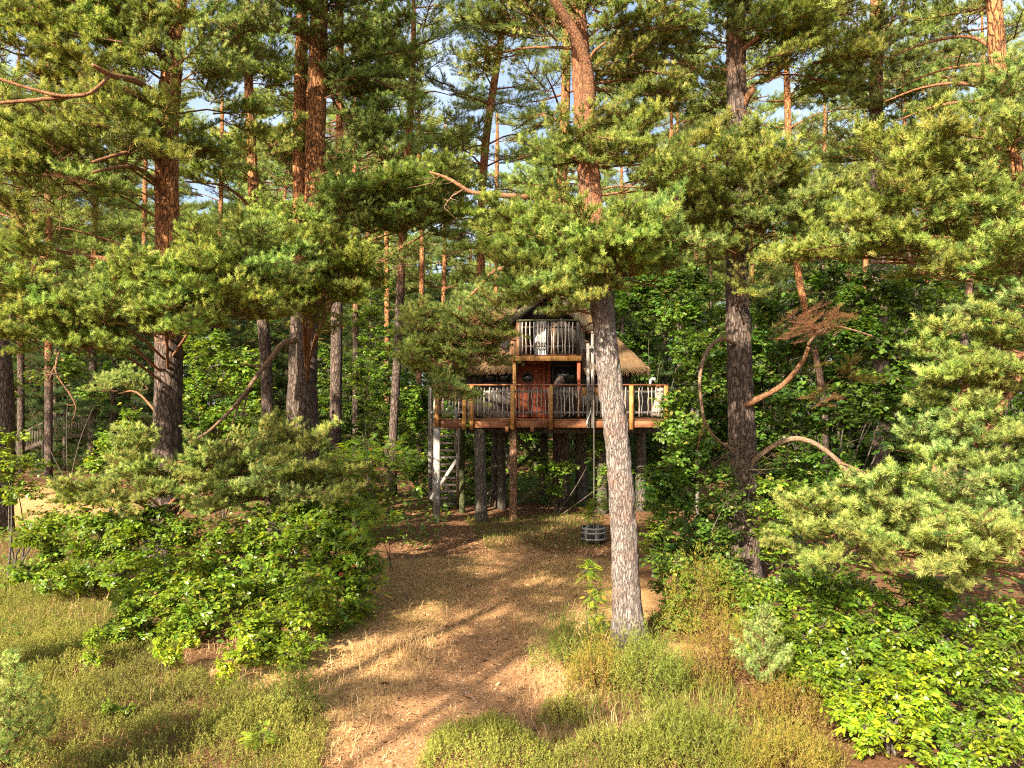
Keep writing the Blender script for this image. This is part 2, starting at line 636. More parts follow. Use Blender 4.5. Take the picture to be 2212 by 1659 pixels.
def rowan_leaf():
    V, T = [], []
    for i in range(7):
        t = .2 + .8 * i / 6
        for s in ((1, -1) if i < 6 else (0,)):
            a = .95 * s
            ln, wd = .27 * (1 - .25 * abs(t - .55)), .055
            o = np.array([t, 0, -.25 * t * t])
            d = np.array([math.cos(a), math.sin(a), -.1])
            sd_ = np.array([-d[1], d[0], 0]) * wd
            b = len(V)
            V += [o, o + d * ln * .5 + sd_, o + d * ln, o + d * ln * .5 - sd_]
            T += [(b, b + 3, b + 2), (b, b + 2, b + 1)]
    return np.array(V), np.array(T)


def place_leaves(mb, shape, O, D, N, S, g, mi=0, rlo=.0, rhi=.93):
    V0, T0 = shape
    D = unit(D)
    N = unit(N - D * np.sum(N * D, -1, keepdims=True))
    Y = np.cross(N, D)
    V = O[:, None, :] + S[:, None, None] * (V0[None, :, 0:1] * D[:, None, :] + V0[None, :, 1:2] * Y[:, None, :] + V0[None, :, 2:3] * N[:, None, :])
    n, k = len(O), len(V0)
    T = (T0[None] + (np.arange(n) * k)[:, None, None]).reshape(-1, 3)
    rn = np.clip(g.beta(2, 2.2, n), rlo, rhi)
    rn[g.uniform(size=n) < .025] = 1.0
    mb.add(V.reshape(-1, 3), T, mi, np.repeat(rn, k))


def leaf_spray(seed, shape, ls, m, ntw=9, per=7, rad=.42, name='leaf_spray', flat=.5):
    g = np.random.default_rng(seed)
    mb = MB()
    O, D, N, S = [], [], [], []
    for i in range(ntw):
        az = g.uniform(-2.0, 2.0)
        d = np.array([math.cos(az) + .35, math.sin(az), g.uniform(-.25, .95) * flat * 2])
        d /= np.linalg.norm(d)
        ln = rad * g.uniform(.55, 1.1)
        q = np.stack([np.zeros(3), d * ln * .5 + [0, 0, .03], d * ln])
        v, T = tube(q, [.007, .005, .002], 3, cap=False)
        mb.add(v, T, 1, .2)
        for j in range(per):
            s = .25 + .75 * (j + g.uniform(0, .9)) / per
            o = d * ln * s + np.array([0, 0, .03 * math.sin(3 * s)])
            side = np.cross(d, [0, 0, 1]) * (1 if j % 2 else -1)
            dd = d * g.uniform(.2, .9) + side * g.uniform(.2, 1) + np.array([0, 0, g.uniform(-.5, .25)])
            O.append(o)
            D.append(dd)
            N.append(np.array([0, 0, 1.0]) + d * .45 + g.normal(0, .38, 3))
            S.append(ls * g.uniform(.45, 1.3))
    place_leaves(mb, shape, np.array(O), np.array(D), np.array(N), np.array(S), g)
    return mb.mesh(name, [m, M['stem']])


oak_s, rnd_s, bee_s, row_s = leaf_shape(OAKO), leaf_shape(RNDO), leaf_shape(BEEO), rowan_leaf()
SPRAY = {
    'oak': [leaf_spray(200 + i, oak_s, .125, M['oak'], 9, 7, .40) for i in range(5)],
    'hazel': [leaf_spray(230 + i, rnd_s, .10, M['hazel'], 10, 7, .45) for i in range(5)],
    'beech': [leaf_spray(260 + i, bee_s, .085, M['hazel'], 11, 8, .50, flat=.25) for i in range(5)],
    'rowan': [leaf_spray(290 + i, row_s, .19, M['oak'], 7, 4, .34) for i in range(3)],
}


def rotm(yaw, pitch, roll, s):
    return Matrix.Rotation(yaw, 4, 'Z') @ Matrix.Rotation(-pitch, 4, 'Y') @ Matrix.Rotation(roll, 4, 'X') @ Matrix.Diagonal((s, s, s, 1))


# ------------------------------------------------------------------ trees
def trunk_part(root, pts, rad, m, base, sides=12, step=.35, orange=(3.0, 7.0), rough=.035, seed=1, name='trunk'):
    v, T = tube(pts, rad, sides, rough, seed, True, step)
    h = v[:, 2]
    o = np.clip((h - orange[0]) / max(.01, orange[1] - orange[0]), 0, 1) * 1.15 - .1
    if sides >= 18:
        # bark plates: ridged relief, deeper near the foot
        cen = np.array([tuple(axis_at(pts, float(z))) for z in h])
        rad_v = v - cen
        rad_v[:, 2] = 0
        nrm_ = unit(rad_v)
        dsp = np.array([abs(noise.noise(Vector((q[0] * 9, q[1] * 9, q[2] * 2.6)))) * 1.3 + .5 * noise.noise(Vector((q[0] * 22, q[1] * 22, q[2] * 9))) for q in v])
        v = v + nrm_ * (dsp * .02 * np.clip(1.1 - .5 * o, .3, 1.1))[:, None]
    me = mk(name, v - np.array(tuple(base)), T, m, None, o, True)
    return link(name, me, root)


def axis_at(pts, z):
    for a, b in zip(pts, pts[1:]):
        if a.z <= z <= b.z:
            return a.lerp(b, (z - a.z) / (b.z - a.z + 1e-6))
    return pts[-1].copy() if z > pts[-1].z else pts[0].copy()


class Tree:
    def __init__(self, label, pts, rad, orange=(3, 7), m='bark', seed=1, group=None, sides=12, step=.35, name='pine_tree', rough=.035, flare=True):
        self.pts = [Vector(p) for p in pts]
        b = self.pts[0]
        self.base = Vector((b.x, b.y, gh(b.x, b.y) - .05))
        self.pts[0] = self.base.copy()
        rad = list(rad)
        if flare:
            p1 = self.pts[0].lerp(self.pts[1], min(.9, .45 / max(.5, (self.pts[1] - self.pts[0]).length)))
            self.pts.insert(1, p1)
            rad.insert(1, rad[0])
            rad[0] *= 1.4
        self.root = thing(name, label, 'tree', self.base, group)
        trunk_part(self.root, self.pts, rad, M[m], self.base, sides, step, orange, rough, seed)
        self.sk = MB()
        self.items = []
        self.g = random.Random(seed * 7 + 1)
        self.seed = seed

    def branch(self, pts, r0, r1, m='twig', name='branch', rnd=.8, sides=7):
        v, T = tube(pts, np.linspace(r0, r1, len(pts)), sides, .06, self.seed, True, .12)
        o = np.full(len(v), rnd)
        if m == 'deadwood' and sides > 3:
            for k in range(5):
                f = self.g.uniform(.25, .95) * (len(pts) - 1)
                i = int(f)
                a = pts[i].lerp(pts[min(i + 1, len(pts) - 1)], f - i)
                L_ = self.g.uniform(.12, .5)
                e1 = a + Vector((self.g.uniform(-1, 1), self.g.uniform(-1, 1), self.g.uniform(-.8, .5))) * L_ * .6
                e2 = e1 + Vector((self.g.uniform(-1, 1), self.g.uniform(-1, 1), self.g.uniform(-.9, .4))) * L_ * .5
                v2, T2 = tube([a, e1, e2], [.008, .005, .002], 4, 0, 0, False)
                T = np.concatenate([T, T2 + len(v)])
                v = np.concatenate([v, v2])
            o = np.full(len(v), rnd)
        link(name, mk(name, v - np.array(tuple(self.base)), T, M[m], None, o, True), self.root)

    def limb(self, a, b, r0=.03, r1=.012):
        g = self.g
        mid = a.lerp(b, .55) + Vector((g.uniform(-.1, .1), g.uniform(-.1, .1), g.uniform(-.02, .16) * (b - a).length))
        v, T = tube([a, mid, b], [r0, (r0 + r1) / 2, r1], 5, .05, self.seed, False, .3)
        self.sk.add(v - np.array(tuple(self.base)), T, 0, .7)

    def pad(self, p, s, yaw=None, pitch=None, kind='pad', color=(1, 1, 1)):
        g = self.g
        if yaw is None:
            ax = axis_at(self.pts, p.z)
            yaw = math.atan2(p.y - ax.y, p.x - ax.x) + g.uniform(-.6, .6)
        if pitch is None:
            pitch = g.uniform(-.1, .3)
        src = {'pad': PADS, 'sparse': SPARSE, 'far': FAR, 'dead': DEADP}[kind]
        me = src[g.randrange(len(src))]
        self.items.append((me, p, yaw, pitch, g.uniform(-.45, .45), s, color))

    def region(self, cx, cy, rx, ry, Y, dy=.5, dens=1.0, s=.95, kind='pad', color=(1, 1, 1), stem=True, n=None, frm=None):
        """A cloud of boughs filling an ellipsoid whose middle the photo shows at (cx, cy)."""
        g = self.g
        c = P(cx, cy, Y)
        ax_, az_ = rx / F * Y, ry / F * Y
        q_ = g.random()
        tn = ((1.06, 1.0, .88), (.94, .99, 1.15), (1.0, 1.0, 1.0), (1.08, .98, .92), (1.05, 1.05, 1.0))[int(q_ * 5)] if kind != 'dead' else (1, 1, 1)
        color = tuple(a * b for a, b in zip(color, tn))
        if n is None:
            n = max(2, int(dens * 3.5 * math.pi * ax_ * az_ / (.36 * s * s) + .5))
        if stem:
            a = axis_at(self.pts, c.z - .25 * (Vector((c.x, c.y, 0)) - Vector((self.base.x, self.base.y, 0))).length)
            if frm is not None:
                a = frm
            self.limb(a, c - Vector((0, 0, .05)), .012 + .006 * (c - a).length, .01)
        for i in range(n):
            while True:
                u = [g.uniform(-1, 1) for _ in range(3)]
                if sum(q * q for q in u) <= 1:
                    break
            p = c + Vector((u[0] * ax_, u[1] * dy, u[2] * az_))
            ax = axis_at(self.pts, p.z)
            yaw = math.atan2(p.y - ax.y, p.x - ax.x) + g.uniform(-.9, .9)
            p = p - Vector((math.cos(yaw), math.sin(yaw), .06)) * (.45 * s)
            kd = 'dead' if kind == 'pad' and g.random() < .05 else kind
            self.pad(p, s * g.uniform(.65, 1.25) * (.7 if kd == 'dead' else 1), yaw, g.uniform(-.3, .65), kd, color if kd != 'dead' else (1.1, 1, 1))
            if stem and i % 2 == 0:
                self.limb(c.lerp(p, .15), p, .009, .005)

    def crown(self, z0, z1, rad, n, s, kind='far', color=(1, 1, 1), profile=1.0, tiers=None):
        """A generic crown round the trunk between two heights."""
        g = self.g
        tiers = tiers or max(4, int((z1 - z0) / .9))
        for t in range(tiers):
            z = z0 + (z1 - z0) * (t + g.uniform(.1, .9)) / tiers
            f = (z - z0) / (z1 - z0)
            rr = rad * (1.0 - .65 * f ** 1.6) * (.6 + .4 * min(1, f * 4))
            per = max(1, round(n / tiers))
            a0 = g.uniform(0, 6.28)
            nb = max(1, round(per / 2.2))
            for k in range(nb):
                yaw = a0 + 6.283 * (k + g.uniform(-.25, .25)) / nb
                ax = axis_at(self.pts, z)
                ln = rr * g.uniform(.55, 1.1)
                e = ax + Vector((math.cos(yaw) * ln, math.sin(yaw) * ln, ln * g.uniform(.0, .35)))
                self.limb(ax, e, .025 + .008 * ln, .012)
                m = max(1, round(per / nb))
                for q in range(m):
                    f2 = g.uniform(.35, 1)
                    p = ax.lerp(e, f2) + Vector((g.uniform(-.3, .3), g.uniform(-.3, .3), g.uniform(-.15, .3)))
                    self.pad(p, s * g.uniform(.75, 1.25), yaw + g.uniform(-.8, .8), None, kind, color)

    def dead_twigs(self, z0, z1, n, ln):
        g = self.g
        for i in range(n):
            z = g.uniform(z0, z1)
            a = axis_at(self.pts, z)
            y = g.uniform(0, 6.28)
            l_ = ln * g.uniform(.4, 1)
            b = a + Vector((math.cos(y) * l_, math.sin(y) * l_, l_ * g.uniform(-.35, .25)))
            self.limb(a, b, .014, .004)
            for q in range(2):
                c = a.lerp(b, g.uniform(.4, .9))
                self.limb(c, c + Vector((g.uniform(-.4, .4), g.uniform(-.4, .4), g.uniform(-.25, .15))) * l_ * .6, .006, .002)

    def done(self):
        if not self.sk.V:
            self.sk.add(np.array([(0, 0, .1), (.01, 0, .1), (0, 0, .12)]), np.array([(0, 1, 2)]))
        cr = link('crown', self.sk.mesh('crown', [M['twig']], True), self.root)
        for me, p, yaw, pitch, roll, s, color in self.items:
            mtx = Matrix.Translation(p - self.base) @ rotm(yaw, pitch, roll, s)
            link('bough' if not me.name.startswith('dead') else 'dead_bough', me, cr, mtx, color)
        return self.root


def trunk_px(lst):
    """(px, py, width px, Y) -> points and radii."""
    return [P(a, b, Y) for a, b, wd, Y in lst], [wd / 2 / F * Y for a, b, wd, Y in lst]


def GY(py):
    return CAMH * F / (py - 868.0)


# ------------------------------------------------------------------ ground
def axis_coords(lo, hi, fine_lo, fine_hi, step):
    a = list(np.arange(fine_lo, fine_hi + 1e-6, step))
    x, d = fine_lo, step
    pre = []
    while x > lo:
        d *= 1.35
        x -= d
        pre.append(x)
    x, d = fine_hi, step
    post = []
    while x < hi:
        d *= 1.35
        x += d
        post.append(x)
    return np.array(pre[::-1] + a + post)


def gpos(px, py):
    p = P(px, py, GY(py))
    return np.array([p.x, p.y])


PATHS = [[gpos(*q) for q in ((790, 1700), (880, 1600), (950, 1530), (1010, 1470), (1050, 1420), (1040, 1350), (1060, 1285), (1090, 1220), (1120, 1185))],
         [gpos(*q) for q in ((1235, 1700), (1180, 1630), (1130, 1560), (1090, 1490), (1055, 1420))]]
STRAW = [(gpos(*c), rx, ry) for c, rx, ry in (((760, 1480), 1.0, 1.1), ((1010, 1380), 2.2, 1.7), ((1060, 1270), 2.5, 2.2), ((930, 1240), 1.6, 1.5), ((1150, 1215), 1.6, 1.2), ((1180, 1450), .8, 1.0),
                                              ((760, 1640), .7, .6), ((230, 1310), 1.3, .9), ((90, 1110), 2.0, 3.0), ((60, 1075), 3.5, 3.5), ((520, 1450), .8, .5), ((1420, 1420), .8, .5), ((1000, 1600), 1.1, 1.4))]


def seg_dist(X, Y, pl):
    d = np.full(X.shape, 1e9)
    for a, b in zip(pl, pl[1:]):
        ab = b - a
        t = np.clip(((X - a[0]) * ab[0] + (Y - a[1]) * ab[1]) / (ab @ ab), 0, 1)
        d = np.minimum(d, np.hypot(X - a[0] - t * ab[0], Y - a[1] - t * ab[1]))
    return d


def path_w(X, Y):
    return np.clip(1.25 - np.minimum(seg_dist(X, Y, PATHS[0]) / .75, seg_dist(X, Y, PATHS[1]) / .55), 0, 1)


def straw_w(X, Y):
    s = np.zeros(X.shape)
    for c, rx, ry in STRAW:
        s = np.maximum(s, np.clip(1.5 - 1.15 * np.hypot((X - c[0]) / rx, (Y - c[1]) / ry), 0, 1))
    return s


gx, gy = axis_coords(-400, 400, -14, 12, .16), axis_coords(-120, 600, 3.5, 24, .16)
GX, GYY = np.meshgrid(gx, gy)
GZ = np.array([[gh(x, y) for x in gx] for y in gy])
pw_, sw_ = path_w(GX, GYY), straw_w(GX, GYY)
GZ = GZ - .05 * np.clip(pw_, 0, 1)
ni, nj = GX.shape
ii = (np.arange(ni - 1)[:, None] * nj + np.arange(nj - 1)[None, :]).ravel()
GT = np.concatenate([np.stack([ii, ii + 1, ii + nj + 1], -1), np.stack([ii, ii + nj + 1, ii + nj], -1)])
gme = mk('ground', np.stack([GX, GYY, GZ], -1), GT, M['ground'], None, None, True, {'path': pw_, 'straw': sw_})
ground = link('ground', gme)
ground['kind'] = 'structure'
ground['label'] = 'forest floor with brown mulch, dry straw patches and a worn dirt path'


def ghv(x, y):
    return np.array([gh(a, b) for a, b in zip(x, y)]) - .05 * path_w(x, y)


def in_poly(px, py, poly):
    r = np.zeros(px.shape, bool)
    n = len(poly)
    for i in range(n):
        (x0, y0), (x1, y1) = poly[i], poly[(i + 1) % n]
        c = ((y0 > py) != (y1 > py)) & (px < (x1 - x0) * (py - y0) / ((y1 - y0) or 1e-9) + x0)
        r ^= c
    return r


def ground_samples(poly, n, seed, ymin=5.4):
    """n random points of the ground inside an outline given in the photo, even per square metre."""
    g = np.random.default_rng(seed)
    w_ = np.array([gpos(a, b) for a, b in poly])
    lo, hi = w_.min(0), w_.max(0)
    X = np.zeros(0)
    Y = np.zeros(0)
    while len(X) < n:
        x = g.uniform(lo[0], hi[0], n)
        y = g.uniform(max(lo[1], ymin), hi[1], n)
        k = in_poly(x, y, [tuple(q) for q in w_])
        X, Y = np.concatenate([X, x[k]]), np.concatenate([Y, y[k]])
    return X[:n], Y[:n]


def blades(x, y, z, h, lean, wd, g, mb, rlo=0.0, rhi=.93, mi=0):
    """Bent grass blades standing at x, y."""
    n = len(x)
    az = g.uniform(0, 6.283, n)
    h = h * g.uniform(.5, 1.25, n)
    le = lean * h * g.uniform(.2, 1.3, n)
    o = np.stack([x, y, z], -1)
    d = np.stack([np.cos(az), np.sin(az), np.zeros(n)], -1)
    s = np.stack([-np.sin(az), np.cos(az), np.zeros(n)], -1) * (wd / 2)
    up = np.array([0, 0, 1.0])
    m = o + d * (le * .35)[:, None] + up * (h * .65)[:, None]
    t = o + d * le[:, None] + up * (h * np.clip(1 - .35 * le / h, .2, 1))[:, None]
    V = np.stack([o - s, o + s, m - s * .8, m + s * .8, t], 1).reshape(-1, 3)
    b = np.arange(n)[:, None] * 5
    T = np.concatenate([b + [0, 1, 3], b + [0, 3, 2], b + [2, 3, 4]])
    mb.add(V, T, mi, np.repeat(np.clip(g.normal((rlo + rhi) / 2, (rhi - rlo) / 4, n), rlo, rhi), 5))


# dry grass of the clearing
g = np.random.default_rng(21)
clear_poly = [(430, 1659), (560, 1480), (700, 1440), (820, 1360), (800, 1200), (860, 1150), (1330, 1150), (1300, 1380), (1420, 1420), (1300, 1480), (1200, 1659), (800, 1690)]
x, y = ground_samples(clear_poly, 60000, 31)
keep = (straw_w(x, y) * (.35 + .8 * np.array([max(0, noise.noise(Vector((a * 1.7, b * 1.7, 0))) + .45) for a, b in zip(x, y)])) * np.clip(1.05 - path_w(x, y), .1, 1)) > g.uniform(0, .8, len(x))
x, y = x[keep], y[keep]
mb = MB()
tall = g.uniform(size=len(x)) < .035
blades(x[~tall], y[~tall], ghv(x[~tall], y[~tall]) - .01, .055, 1.9, .006, g, mb, .1, .9)
blades(x[tall], y[tall], ghv(x[tall], y[tall]) - .01, .17, 1.3, .006, g, mb, .2, .95)
# tussocks of longer blond grass
for (px, py), n_, hh in (((770, 1500), 200, .16), ((740, 1570), 150, .14), ((840, 1395), 200, .22), ((880, 1405), 160, .25), ((230, 1305), 260, .32), ((160, 1320), 160, .28), ((470, 1400), 160, .28), ((520, 1440), 120, .25), ((500, 1480), 180, .2),
                         ((1200, 1500), 180, .22), ((1190, 1560), 160, .2), ((760, 1640), 160, .13), ((1340, 1590), 170, .28), ((1480, 1640), 120, .25), ((1260, 1370), 140, .2), ((1250, 1560), 120, .22),
                         ((100, 1100), 500, .3), ((120, 1120), 400, .25), ((70, 1070), 600, .3), ((950, 1210), 200, .15), ((1150, 1230), 200, .15), ((860, 1220), 160, .18)):
    c = gpos(px, py)
    x, y = g.normal(c[0], .3 * c[1] / 9, n_), g.normal(c[1], .28 * c[1] / 9, n_)
    blades(x, y, ghv(x, y) - .02, hh * .72, 1.3, .006, g, mb, .3, .95)
tag(link('dry_grass', mb.mesh('dry_grass', [M['straw']])), 'short straw-coloured dry grass over the clearing and along the path', None, None, 'stuff')

# low green grass among the straw
mb = MB()
x, y = ground_samples([(820, 1340), (1000, 1180), (1280, 1240), (1300, 1400), (1150, 1380), (900, 1350)], 2600, 41)
blades(x, y, ghv(x, y) - .01, .07, 1.2, .006, g, mb, 0, .6)
x, y = ground_samples([(0, 1250), (280, 1180), (330, 1400), (0, 1480)], 6000, 42)
blades(x, y, ghv(x, y) - .01, .17, 1.0, .006, g, mb, 0, .8)
x, y = ground_samples([(0, 1130), (300, 1130), (330, 1250), (0, 1300)], 3000, 43)
blades(x, y, ghv(x, y) - .01, .2, 1.0, .008, g, mb, 0, .8)
x, y = ground_samples([(1000, 1120), (1300, 1110), (1300, 1180), (1050, 1185)], 3000, 44)
blades(x, y, ghv(x, y) - .01, .16, 1.0, .008, g, mb, 0, .6)
x, y = ground_samples([(1150, 1659), (1250, 1440), (1500, 1430), (1850, 1659)], 2500, 46)
blades(x, y, ghv(x, y) - .01, .2, .9, .006, g, mb, 0, .9)
tag(link('green_grass', mb.mesh('green_grass', [M['broom']])), 'thin green grass growing through the straw', None, None, 'stuff')

# bark chips, needles and little pale stones on the path and mulch
mb = MB()
for poly, n_, seed in (([(560, 1659), (700, 1440), (830, 1300), (860, 1140), (1330, 1140), (1280, 1300), (1220, 1480), (1240, 1659)], 17000, 51), ([(840, 1190), (900, 1080), (1340, 1080), (1340, 1200)], 7000, 52), ([(560, 1520), (620, 1420), (740, 1430), (700, 1500)], 1500, 53)):
    x, y = ground_samples(poly, n_, seed)
    n_ = len(x)
    z = ghv(x, y) + .004
    az = g.uniform(0, 6.283, n_)
    ln = .016 * g.lognormal(0, .5, n_)
    d = np.stack([np.cos(az), np.sin(az), g.normal(0, .35, n_)], -1) * ln[:, None]
    s = np.stack([-np.sin(az), np.cos(az), g.normal(0, .5, n_)], -1) * (ln * g.uniform(.2, .55, n_))[:, None]
    o = np.stack([x, y, z], -1)
    h = np.stack([np.zeros(n_), np.zeros(n_), ln * .3], -1)
    V = np.stack([o - d, o - s, o + d, o + s, o + h], 1).reshape(-1, 3)
    b = np.arange(n_)[:, None] * 5
    T = np.concatenate([b + [0, 1, 4], b + [1, 2, 4], b + [2, 3, 4], b + [3, 0, 4]])
    mb.add(V, T, 0, np.repeat(np.clip(g.beta(2, 2.6, n_), 0, 1), 5))
tag(link('bark_litter', mb.mesh('bark_litter', [M['litter']])), 'brown bark chips and fallen needles strewn over the path', None, None, 'stuff')
mb = MB()
x, y = ground_samples([(800, 1640), (1000, 1420), (1140, 1400), (1100, 1480), (900, 1659)], 110, 55)
for a, b in zip(x, y):
    r_ = g.uniform(.005, .012)
    V = np.array([(r_, 0, 0), (0, r_, 0), (-r_, 0, 0), (0, -r_, 0), (0, 0, r_ * .8)]) * g.uniform(.7, 1.3, 3) + [a, b, float(ghv(np.array([a]), np.array([b]))[0])]
    mb.add(V, [(0, 1, 4), (1, 2, 4), (2, 3, 4), (3, 0, 4)])
tag(link('pebbles', mb.mesh('pebbles', [M['pebble']])), 'small pale stones scattered on the path', None, None, 'stuff')


# heather
def heather_shoots(x, y, zo, g, mb, h=.10, k=13, nl=.019, nw=.0065, up=1.0, rlo=.05, rhi=.9, base=.5):
    n = len(x)
    B = np.stack([x, y, ghv(x, y) + zo], -1)
    A = unit(np.stack([g.normal(0, .33, n), g.normal(0, .33, n), np.full(n, up)], -1))
    sl_ = h * g.uniform(.6, 1.3, n)
    pat = np.array([noise.noise(Vector((a * 1.1, b * 1.1, 5))) for a, b in zip(x, y)])
    rr = np.clip(base + .38 * pat + g.normal(0, .13, n), rlo, rhi)
    V, T, r = needles(B, A, sl_, k, nl, nw, g, rr)
    mb.add(V, T, 0, r)


def mound(x, y):
    return np.array([.13 + .17 * noise.noise(Vector((a * 2.6, b * 2.6, 9))) + .12 * noise.noise(Vector((a * 7, b * 7, 2))) for a, b in zip(x, y)])


mb = MB()
x, y = ground_samples([(-60, 1720), (-60, 1400), (150, 1360), (330, 1420), (480, 1490), (600, 1500), (710, 1560), (690, 1659), (640, 1720)], 24000, 61, 5.3)
k = np.array([noise.noise(Vector((a * 1.9, b * 1.9, 12))) for a, b in zip(x, y)]) > g.uniform(-.75, .05, len(x))
x, y = x[k], y[k]
mz = np.clip(mound(x, y), .02, .5)
heather_shoots(x, y, mz * g.uniform(.2, 1, len(x)) - .03, g, mb)
x, y = ground_samples([(-60, 1400), (-60, 1250), (150, 1230), (330, 1330), (330, 1420), (150, 1370)], 9000, 62)
heather_shoots(x, y, mound(x, y) * g.uniform(.1, .8, len(x)) - .03, g, mb)
tag(link('heather', mb.mesh('heather', [M['heather']])), 'olive green heather covering the ground left of the path', None, None, 'stuff')


def heather_bush(label, px, py, rx, ry, hh, n, seed, kind='heather', name='heather_bush', group=None, h=.11, nl=.02, nw=.0065, k=15, col=(1, 1, 1), base=.5):
    """A cushion of upright shoots, tall in the middle."""
    g = np.random.default_rng(seed)
    c = gpos(px, py)
    a, r_ = g.uniform(0, 6.283, n), np.sqrt(g.uniform(0, 1, n))
    r_ = r_ * (1 + .22 * np.sin(3 * a + seed))
    x, y = c[0] + np.cos(a) * r_ * rx, c[1] + np.sin(a) * r_ * ry
    top = hh * np.clip(1 - r_ ** 2.2, .05, 1) * (1 + .3 * np.sin(a * 5 + seed) * r_)
    mb = MB()
    heather_shoots(x, y, top * g.uniform(.35, 1, n) - .04, g, mb, h, k, nl, nw, 1.0, .02, .93, base)
    for i in range(40):
        j = g.integers(n)
        e = np.array([x[j], y[j], float(ghv(x[j:j + 1], y[j:j + 1])[0]) + top[j]])
        s = np.array([c[0] + (x[j] - c[0]) * .35, c[1] + (y[j] - c[1]) * .35, gh(c[0], c[1]) - .02])
        v, T = tube([s, (s + e) / 2 + [0, 0, .05], e], [.006, .005, .003], 3, cap=False)
        mb.add(v, T, 1, .4)
    z0 = gh(c[0], c[1])
    loc = np.array([c[0], c[1], z0])
    mb.V = [v - loc for v in mb.V]
    o = link(name, mb.mesh(name, [M[kind], M['twig']]))
    o.location = loc
    o.color = (*col, 1)
    return tag(o, label, 'heather' if name.startswith('heather') else 'broom', group)


HG = 'heather cushions beside the path'
heather_bush('round heather cushion between the two arms of the path at the bottom edge', 1045, 1625, .62, .55, .30, 2300, 71, group=HG)
heather_bush('small heather tuft on the right edge of the path below the yellow grass', 1215, 1545, .25, .2, .22, 420, 72, group=HG)
heather_bush('long heather cushion right of the path fork at the bottom edge', 1330, 1640, .62, .4, .26, 1700, 73, group=HG)
heather_bush('heather cushion under the oak sapling left of the path', 560, 1560, .5, .4, .25, 1300, 74, group=HG)
mb = MB()
x, y = ground_samples([(-60, 1720), (-60, 1250), (150, 1230), (480, 1470), (710, 1560), (640, 1720)], 450, 66, 5.3)
blades(x, y, ghv(x, y) + .02, .2, 1.0, .005, g, mb, .2, .95)
tag(link('dry_grass', mb.mesh('dry_grass', [M['straw']])), 'single dry blades standing in the heather', None, None, 'stuff')
BGP = 'broom bushes right of the path'
heather_bush('green broom bush left of the pale pine trunk foot, nearest the path', 1235, 1440, .42, .35, .42, 420, 81, 'broom', 'broom_bush', BGP, .34, .05, .006, 14)
heather_bush('bright green broom bush in front of the pale pine trunk', 1400, 1500, .42, .35, .52, 620, 82, 'broom', 'broom_bush', BGP, .36, .05, .006, 14)
heather_bush('broom bush with bare brown stems between path and bright green broom', 1300, 1490, .4, .3, .4, 380, 83, 'broom', 'broom_bush', BGP, .34, .05, .006, 12, (1.15, .9, .8), .75)
heather_bush('brown withered broom bush beside the little blue pine', 1560, 1470, .5, .45, .62, 520, 84, 'broom', 'broom_bush', BGP, .36, .045, .006, 12, (.85, .6, .6), .8)
heather_bush('tall thin broom bush right behind the pale pine trunk', 1520, 1370, .55, .45, .95, 560, 85, 'broom', 'broom_bush', BGP, .4, .045, .006, 12, (1.15, .9, .75), .65)
heather_bush('low green broom bush at the bottom edge below the withered broom', 1480, 1640, .5, .35, .34, 700, 86, 'broom', 'broom_bush', BGP, .3, .05, .006, 14)
heather_bush('dry purple-brown broom bush under the bright oak leaves', 1700, 1560, .4, .3, .34, 500, 87, 'broom', 'broom_bush', BGP, .26, .03, .005, 14, (.75, .5, .55), .8)
heather_bush('olive broom bush at the bottom edge under the yellow oak', 1690, 1665, .5, .3, .3, 620, 88, 'broom', 'broom_bush', BGP, .28, .04, .005, 14, (1.1, .9, .8), .6)
heather_bush('thin green broom tuft at the left end of the straw, by the path', 640, 1535, .25, .2, .38, 220, 89, 'broom', 'broom_bush', 'broom bushes left of the path', .32, .05, .006, 14)

# ------------------------------------------------------------------ the treehouse
YF, YB, YW, YK = 19.5, 20.0, 20.9, 24.4
HB = P(1180, 868 + CAMH * F / 20.9, 20.9)
HB.z = 0
house = thing('treehouse', 'wooden treehouse on log posts with thatched roof, balcony and stick railing', 'treehouse', HB)


def hp(name, vt, m, parent=None, smooth=False, rnd=0.0):
    """A part of the treehouse given in world coordinates."""
    o = part(name, vt, M[m], house if parent is None else parent, HB, smooth, rnd)
    return o


def stick(p0, p1, r, g, wob=.012):
    n = 5
    pts = [p0.lerp(p1, i / (n - 1)) + (Vector((g.uniform(-wob, wob), g.uniform(-wob, wob), 0)) if 0 < i < n - 1 else Vector((0, 0, 0))) for i in range(n)]
    return tube(pts, [r * g.uniform(.8, 1.15) for _ in range(n)], 6)


hg = random.Random(77)
zdeck = P(1106, 906, YF).z
zbeam = P(1106, 922, YF).z
xl, xr = P(938, 900, YF).x, P(1440, 900, YF).x
xs = P(1012, 900, YF).x
# deck boards, front fascia, joists
nb = 13
for i in range(nb):
    y0 = YF + .06 + i * (YK - YF - .1) / 32
    x0 = xl if i < 5 else xs
    wd_ = (YK - YF - .1) / 32 - .012
    hp('deck_board', bar((x0 - hg.uniform(0, .03), y0 + wd_ / 2, zdeck - .02), (xr + hg.uniform(0, .03), y0 + wd_ / 2, zdeck - .02), wd_, .038, (0, 0, 1)), 'redwood')
V, T = box(xs, xr, YF + .06 + nb * (YK - YF - .1) / 32, YK, zdeck - .04, zdeck - .002)
hp('deck_floor', (V, T), 'redwood')
xsegs = [xs + .02, P(1106, 900, YF).x, P(1191, 900, YF).x, P(1363, 900, YF).x, xr]
for a, b_ in zip(xsegs, xsegs[1:]):
    zz = hg.uniform(-.008, .008)
    hp('fascia_board', bar((a + .003, YF + .02, (zdeck + zbeam) / 2 - .03 + zz), (b_ - .003, YF + .02, (zdeck + zbeam) / 2 - .03 + zz), .05, zdeck - zbeam - .02, (0, 0, 1)), 'redwood')
